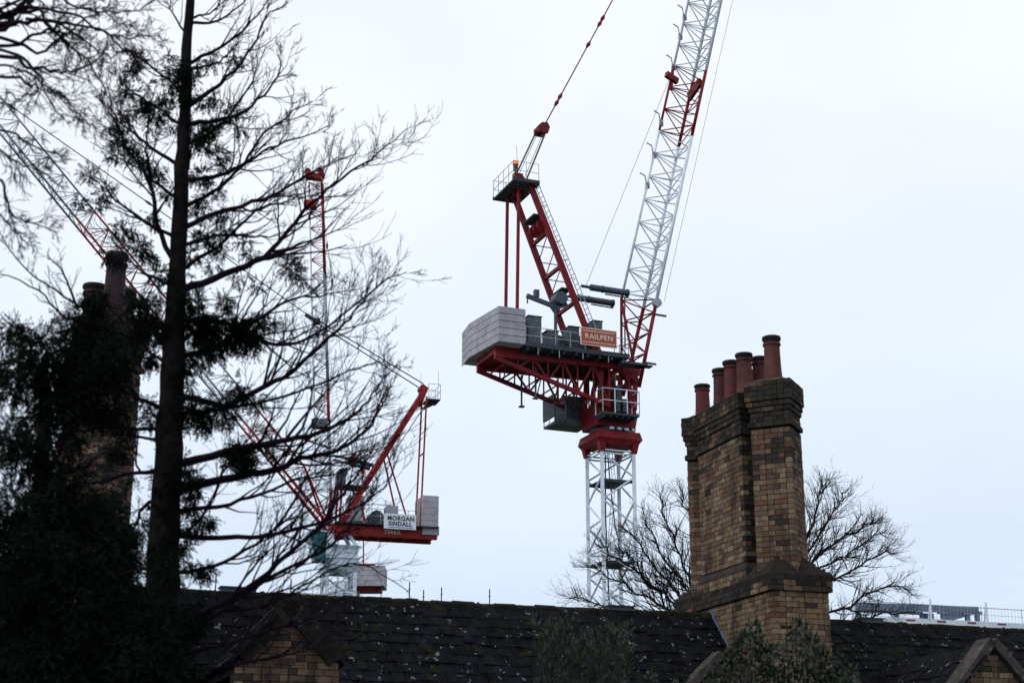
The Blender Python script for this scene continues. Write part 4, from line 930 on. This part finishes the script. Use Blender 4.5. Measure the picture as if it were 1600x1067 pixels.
RB_ = [  # traced branches: start width px, points
 (7, (300, 101), (337, 79), (375, 52), (409, 15), (425, -10)), (5, (303, 109), (337, 99), (360, 82), (377, 64)), (6, (300, 37), (337, 34), (367, 15), (392, -6)), (5, (300, 30), (326, 21), (358, -5)),
 (9, (296, 170), (330, 142), (356, 120), (394, 75), (416, 26), (450, 4)), (9, (294, 195), (337, 187), (375, 180), (412, 150), (437, 112), (435, 86)), (7, (294, 229), (337, 202), (375, 157), (398, 118), (402, 80)),
 (9, (290, 285), (345, 274), (382, 255), (412, 210), (450, 180), (488, 158)), (8, (290, 330), (330, 300), (380, 262), (420, 232), (470, 215), (520, 195)), (10, (284, 360), (337, 334), (412, 311), (457, 289), (500, 262), (560, 240)),
 (7, (286, 385), (352, 366), (410, 372), (450, 360)), (14, (284, 455), (330, 437), (399, 409), (434, 381), (470, 335), (510, 298), (560, 262), (600, 232), (636, 201)), (8, (284, 425), (340, 385), (400, 330), (440, 318), (480, 300)),
 (10, (282, 500), (350, 505), (420, 535), (480, 530), (545, 485), (600, 440), (635, 425)), (10, (280, 560), (340, 540), (400, 500), (450, 470), (500, 462), (560, 452)), (12, (280, 615), (350, 631), (405, 608), (455, 582), (500, 541), (540, 505), (566, 470), (585, 430)),
 (8, (278, 650), (340, 640), (420, 625), (500, 600), (560, 575), (600, 565)), (15, (276, 728), (354, 706), (429, 692), (485, 680), (541, 657), (575, 625), (600, 590)), (15, (276, 768), (372, 744), (436, 732), (470, 717), (522, 706), (571, 672), (600, 630), (612, 590)),
 (9, (272, 800), (340, 792), (410, 770), (470, 748), (530, 738), (590, 700)), (10, (268, 836), (372, 841), (447, 830), (504, 815), (560, 790), (600, 760), (628, 700)), (13, (262, 985), (306, 962), (390, 917), (447, 868), (504, 815), (545, 757), (571, 722), (590, 690)),
 (10, (262, 1010), (330, 965), (400, 915), (470, 878), (520, 850), (560, 800), (580, 770)), (8, (268, 900), (330, 885), (400, 850), (450, 800), (480, 740), (500, 690)), (7, (258, 1030), (340, 1010), (420, 985), (480, 970), (540, 930)), (7, (256, 1060), (380, 1035), (470, 1020), (520, 1000)),
 (6, (270, 860), (320, 800), (350, 740), (385, 690), (420, 650)), (7, (262, 960), (360, 955), (430, 940), (500, 900), (560, 880), (640, 925)),
 (5, (283, 56), (270, 22), (264, -8)), (6, (281, 150), (255, 120), (225, 95), (190, 70)), (6, (279, 199), (255, 176), (210, 146), (185, 118)), (8, (276, 262), (240, 235), (210, 210), (180, 180), (165, 128)), (7, (275, 311), (240, 283), (228, 235), (232, 190), (243, 135)),
 (11, (268, 420), (245, 350), (236, 288), (199, 232), (180, 187), (150, 150)), (6, (273, 300), (300, 230), (285, 220)), (7, (272, 375), (215, 340), (170, 300), (150, 262)), (6, (268, 450), (215, 420), (180, 380), (150, 350)),
 (9, (262, 640), (235, 632), (211, 617), (180, 600), (140, 560), (100, 520)), (8, (258, 668), (210, 668), (166, 666), (100, 655), (0, 650)), (7, (258, 690), (200, 680), (150, 672)), (9, (250, 735), (200, 740), (140, 755), (60, 740)),
 (8, (248, 778), (225, 790), (205, 830), (150, 850)), (7, (262, 580), (225, 540), (190, 500), (150, 470)), (6, (265, 520), (232, 490), (205, 470))]
conleaf = []; perch = []
for w, *pts in RB_:
    lat = abs(pts[-1][0]-pts[0][0])*PXM; dy = random.uniform(-.45, .45)*lat; n_ = len(pts)
    P3 = [atY(trunkx(pts[0][1]) if i == 0 else x, y, YC+dy*(i/(n_-1))) for i, (x, y) in enumerate(pts)]
    Lg = sum(np.linalg.norm(a-b) for a, b in zip(P3, P3[1:]))
    mb = MB(); tips = []
    Pl = limb(mb, P3, w*PXM*.52, .0035, int(6+Lg*6.5), 2 if w > 7 else 1, .26+.23*Lg, up=.2, jit=.006, tips=tips, start=.22)
    b = mb.build('branch', TWIG, con, origin=WLOC[con.name])
    perch += [q for q in Pl]
CL = [(275, 112, 17), (204, 117, 7), (200, 143, 12), (222, 165, 12), (245, 172, 24), (300, 118, 10), (262, 90, 8), (290, 150, 16), (320, 160, 16), (335, 152, 8), (335, 195, 15), (315, 210, 16), (325, 225, 17), (345, 240, 12), (315, 275, 18), (350, 255, 8), (140, 276, 12), (125, 318, 9), (165, 305, 14), (150, 325, 8),
      (195, 362, 18), (212, 385, 18), (320, 368, 20), (240, 350, 8), (185, 226, 13), (178, 245, 8), (390, 398, 9), (455, 420, 16), (470, 440, 10), (461, 405, 8), (380, 378, 8), (310, 330, 14), (232, 400, 16), (300, 400, 14), (345, 395, 9), (250, 430, 16), (400, 445, 8), (418, 505, 10),
      (352, 474, 12), (322, 890, 10), (300, 470, 16)]
for x, y, r in CL:
    rr = r*PXM; c = atY(x, y, YC+random.uniform(-.3, .3)); conleaf += sprays(c, rr, int(10+r*r*(.2 if y < 450 else .42)), .028, .0055, 12)
for q in perch:      # needle tufts hang from the inner branches, thick low down, sparse above
    x, y = proj(q); off = x-trunkx(max(-50, min(y, 1060))); dn = 0
    if 455 < y < 720 and 8 < off < 150: dn = .62*(1-off/190)
    elif 455 < y < 1060 and -60 < off < 60: dn = .08 if off < 0 and 560 < y < 900 else .32
    elif 80 < y < 455 and -110 < off < 90: dn = .09
    for k in range(4):
        if random.random() < dn:
            r = random.uniform(6, 17 if y > 450 else 11); conleaf += sprays(q+rng.normal(0, 1, 3)*np.array([.05, .09, .05])-np.array([0, 0, r*PXM*.5]), r*PXM, int(8+r*r*.22), .03, .0052, 12, droop=.8, squash=1.3)
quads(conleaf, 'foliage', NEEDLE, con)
# -- dense evergreen beside it
YE = 10.6; PXE = YE/F; base = atY(60, 1000, YE); base[2] = 0
ev = thing('evergreen_tree', base, 'dense dark evergreen tree filling the lower left corner', 'tree')
MB().tube([base, base+np.array([.03, 0, 1.5]), base+np.array([-.02, .03, 3.0]), atY(70, 560, YE)], [.16, .14, .1, .02], 10).build('trunk', BARK, ev, smooth=True)
EV = [(130, 520, 44), (70, 552, 44), (25, 590, 45), (160, 552, 50), (100, 612, 50), (175, 590, 30), (20, 520, 20), (215, 468, 14), (222, 515, 16), (150, 470, 18), (10, 690, 34), (55, 720, 42), (15, 800, 44), (80, 795, 46), (130, 800, 42), (165, 790, 26), (60, 660, 30), (110, 680, 20), (60, 890, 70), (150, 880, 55), (25, 990, 80), (120, 980, 80), (195, 945, 42), (205, 1030, 60), (70, 1060, 80), (250, 960, 26), (190, 830, 22), (110, 740, 24), (190, 880, 34), (240, 1010, 30), (30, 860, 50), (165, 650, 18), (185, 700, 14), (150, 640, 16), (120, 600, 26), (190, 640, 12), (260, 880, 18), (240, 1060, 40), (290, 1050, 20), (140, 1060, 60)]
mb = MB(); evl = []
for x, y, r in EV:
    c = atY(x, y, YE+random.uniform(-.25, .25)); ty = max(min(c[2]-.25, 4.5), .6); s_ = np.array([base[0], base[1], ty]); 
    mb2 = MB(); limb(mb2, [s_, lerp(s_, c, .5)+np.array([0, 0, .05]), c], .018, .004, 5, 1, .2); mb2.build('branch', TWIG, ev)
    evl += sprays(c, r*PXE, int(25+r*r*.20), .034, .0055, 12, droop=.8, squash=1.0)
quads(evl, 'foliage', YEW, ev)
# bare shoots that stick out of it towards the upper left
for pts in (((140, 490), (87, 454), (52, 430), (17, 392), (-8, 350)), ((110, 500), (94, 489), (59, 454), (0, 426), (-20, 420)), ((70, 540), (45, 530), (21, 513), (-8, 485)), ((120, 480), (104, 440), (92, 415), (75, 405))):
    P3 = [atY(x, y, YE+.1*i) for i, (x, y) in enumerate(pts)]; mb = MB(); limb(mb, P3, .011, .003, 9, 1, .22, jit=.005); mb.build('branch', TWIG, ev)
# -- bare tree whose boughs hang in from the upper left
YB = 9.0; PXB = YB/F; tb = atY(-330, 500, YB); b0 = tb.copy(); b0[2] = 0
bt = thing('bare_tree', b0, 'leafless tree whose fine branches reach in at the upper left', 'tree')
fork = atY(-300, 120, YB)
MB().tube([b0, lerp(b0, fork, .5)+np.array([.06, 0, 0]), fork, atY(-180, -260, YB), atY(-60, -520, YB)], [.22, .17, .13, .09, .04], 12).build('trunk', BARK, bt, smooth=True)
for w, *pts in [(26, (-300, 120), (-120, 70), (0, 42), (30, 12), (56, -6), (90, -40)), (9, (-60, 60), (0, 75), (50, 55), (92, 38), (108, 15), (150, 5)), (9, (-30, 60), (20, 40), (70, 30), (120, 55), (165, 90), (200, 75)), (9, (-200, 110), (0, 85), (40, 105), (90, 110), (120, 112), (150, 95), (170, 70)),
                (8, (-120, 70), (40, 10), (80, 45), (110, 75), (140, 100), (160, 140), (175, 165)), (8, (-150, 100), (0, 60), (60, 85), (95, 60), (130, 30), (165, 25), (200, 45)), (7, (-160, 110), (10, 120), (45, 130), (60, 140), (35, 155), (10, 145)),
                (7, (-180, 120), (0, 85), (55, 110), (70, 135), (100, 150), (115, 175), (145, 195), (160, 215)), (7, (-200, 150), (-60, 200), (0, 235), (30, 255), (60, 262), (90, 290)), (7, (-200, 200), (-20, 270), (10, 310), (25, 340), (55, 350), (85, 362)), (6, (-150, 160), (0, 200), (30, 215), (70, 235), (110, 250)),
                (6, (-60, 40), (60, -10), (120, 10), (170, 20), (215, 15), (250, -5)), (6, (20, 15), (110, 20), (160, 50), (200, 60), (235, 55), (262, 62)), (6, (40, 30), (150, 45), (190, 75), (215, 90)), (6, (-180, 60), (-40, 100), (20, 105), (60, 125), (85, 170), (120, 185)), (5, (-100, 300), (-10, 330), (20, 360), (45, 385))]:
    P3 = [atY(x, y, YB+random.uniform(-.5, .5)*(i/len(pts))) for i, (x, y) in enumerate(pts)]
    Lg = sum(np.linalg.norm(a-b) for a, b in zip(P3, P3[1:])); mb = MB(); limb(mb, P3, w*PXB*.5, .003, int(7+Lg*6), 2, .32, up=-.02, jit=.008, start=.35, spread=1.0); mb.build('branch', TWIG, bt, origin=WLOC[bt.name])
# -- leafless tree behind the chimney
YT = 38.; tb = atY(1165, 1010, YT); b0 = tb.copy(); b0[2] = 0
ft = thing('bare_tree', b0, 'leafless spreading tree behind the right chimney', 'tree')
MB().tube([b0, b0+np.array([.05, 0, 2.2]), tb+np.array([0, 0, -.3])], [.32, .26, .2], 12).build('trunk', TWIG2, ft, smooth=True)
for w, *pts in [(8, (1165, 1010), (1085, 975), (1010, 935), (950, 900), (905, 885)), (8, (1165, 1010), (1080, 950), (1040, 905), (1000, 850), (970, 820)), (9, (1165, 1010), (1090, 930), (1065, 870), (1040, 810), (1030, 770)), (9, (1165, 1010), (1110, 900), (1080, 820), (1062, 760)), (7, (1165, 1010), (1060, 965), (980, 955), (920, 940), (890, 935)),
                (9, (1165, 1010), (1140, 900), (1130, 800), (1120, 730)), (9, (1165, 1010), (1190, 900), (1200, 800), (1215, 740)), (9, (1165, 1010), (1230, 900), (1265, 830), (1280, 775), (1290, 755)), (9, (1165, 1010), (1250, 900), (1300, 850), (1345, 825), (1365, 812)),
                (8, (1165, 1010), (1270, 930), (1330, 890), (1380, 860), (1395, 865)), (8, (1165, 1010), (1290, 960), (1350, 930), (1400, 915), (1425, 930)), (7, (1165, 1010), (1300, 985), (1370, 960), (1430, 955)), (7, (1165, 1010), (1250, 880), (1290, 815), (1310, 790), (1320, 770)), (7, (1165, 1010), (1060, 960), (1000, 900), (955, 865), (935, 850)), (7, (1165, 1010), (1270, 900), (1320, 870), (1360, 840), (1385, 828)), (7, (1165, 1010), (1080, 960), (1020, 915), (985, 870), (965, 850)), (7, (1165, 1010), (1095, 940), (1050, 890), (1015, 830), (1005, 800))]:
    dy = random.uniform(-2.2, 2.2); P3 = [atY(x, y, YT+dy*i/(len(pts)-1)) for i, (x, y) in enumerate(pts)]
    mb = MB(); limb(mb, P3, w*YT/F*.38, .012, 46, 2, 1.15, up=.12, jit=.04, start=.25, spread=.9); mb.build('branch', TWIG2, ft, origin=WLOC[ft.name])

# ------------------------------------------------------------------ shrubs in front of the roof
def shrub(name, label, x0, x1, ytop, Yd, nst, leafl, leafw, per, lm, upright):
    b = atY((x0+x1)/2, 1067, Yd); b[2] = 0; t = thing(name, b, label, 'shrub'); lv = []
    for i in range(nst):
        x = x0+(x1-x0)*(i+random.random())/nst; y = ytop(x)+(abs(random.gauss(0, 26)) if random.random() < .75 else 0); dy = random.uniform(-.35, .35)
        top = atY(x, y, Yd+dy); foot = np.array([b[0]+(top[0]-b[0])*.45, Yd+dy*.5, 0]); mid = lerp(foot, top, .6)+np.array([(top[0]-b[0])*.15, 0, 0])
        mb = MB(); P = smooth([foot, mid, lerp(mid, top, .55)+rng.normal(0, .02, 3), top], 6, .006); k = len(P); mb.tube(P, [.011*(1-.8*j/(k-1)) for j in range(k)], 5, cap=False)
        for j in range(int(per)):
            u = 1-random.random()**1.5*.5; c = P[min(int(u*(k-1)), k-2)]; d = nrm(P[-1]-P[-3])
            s = nrm(rng.normal(0, 1, 3)); dr = nrm(d*upright+s+np.array([0, 0, .1])); st = c+s*random.uniform(0, .05)*(2.2-u)
            w = nrm(np.cross(dr, rng.normal(0, 1, 3)))*leafw*random.uniform(.7, 1.2); l = leafl*random.uniform(.6, 1.25); lv.append((st, st+dr*l*.45+w, st+dr*l, st+dr*l*.45-w))
        mb.build('stem', TWIG2, t)
    quads(lv, 'foliage', lm, t); return t
shrub('slender_shrub', 'slender upright shrub with narrow leaves below the middle of the roof', 836, 985, lambda x: 964+abs(x-880)*.10+12*math.sin(x*.21)+9*math.sin(x*.53), 14.5, 38, .078, .0085, 62, LEAFA, 1.3)
def top2(x):
    pk = [(1175, 958), (1245, 952), (1215, 1000), (1152, 1000), (1310, 1000), (1120, 1048), (1280, 1015), (1330, 1040)]
    return min(py+abs(x-px_)*1.3 for px_, py in pk)
shrub('broadleaf_shrub', 'bushy broad-leaved shrub in front of the chimney foot', 1108, 1335, top2, 13.0, 60, .064, .0145, 50, LEAFB, .6)
shrub('broadleaf_shrub', 'low broad-leaved sprigs at the bottom edge between the two taller shrubs', 1000, 1085, lambda x: 1046, 13.2, 10, .05, .012, 40, LEAFB, .6)
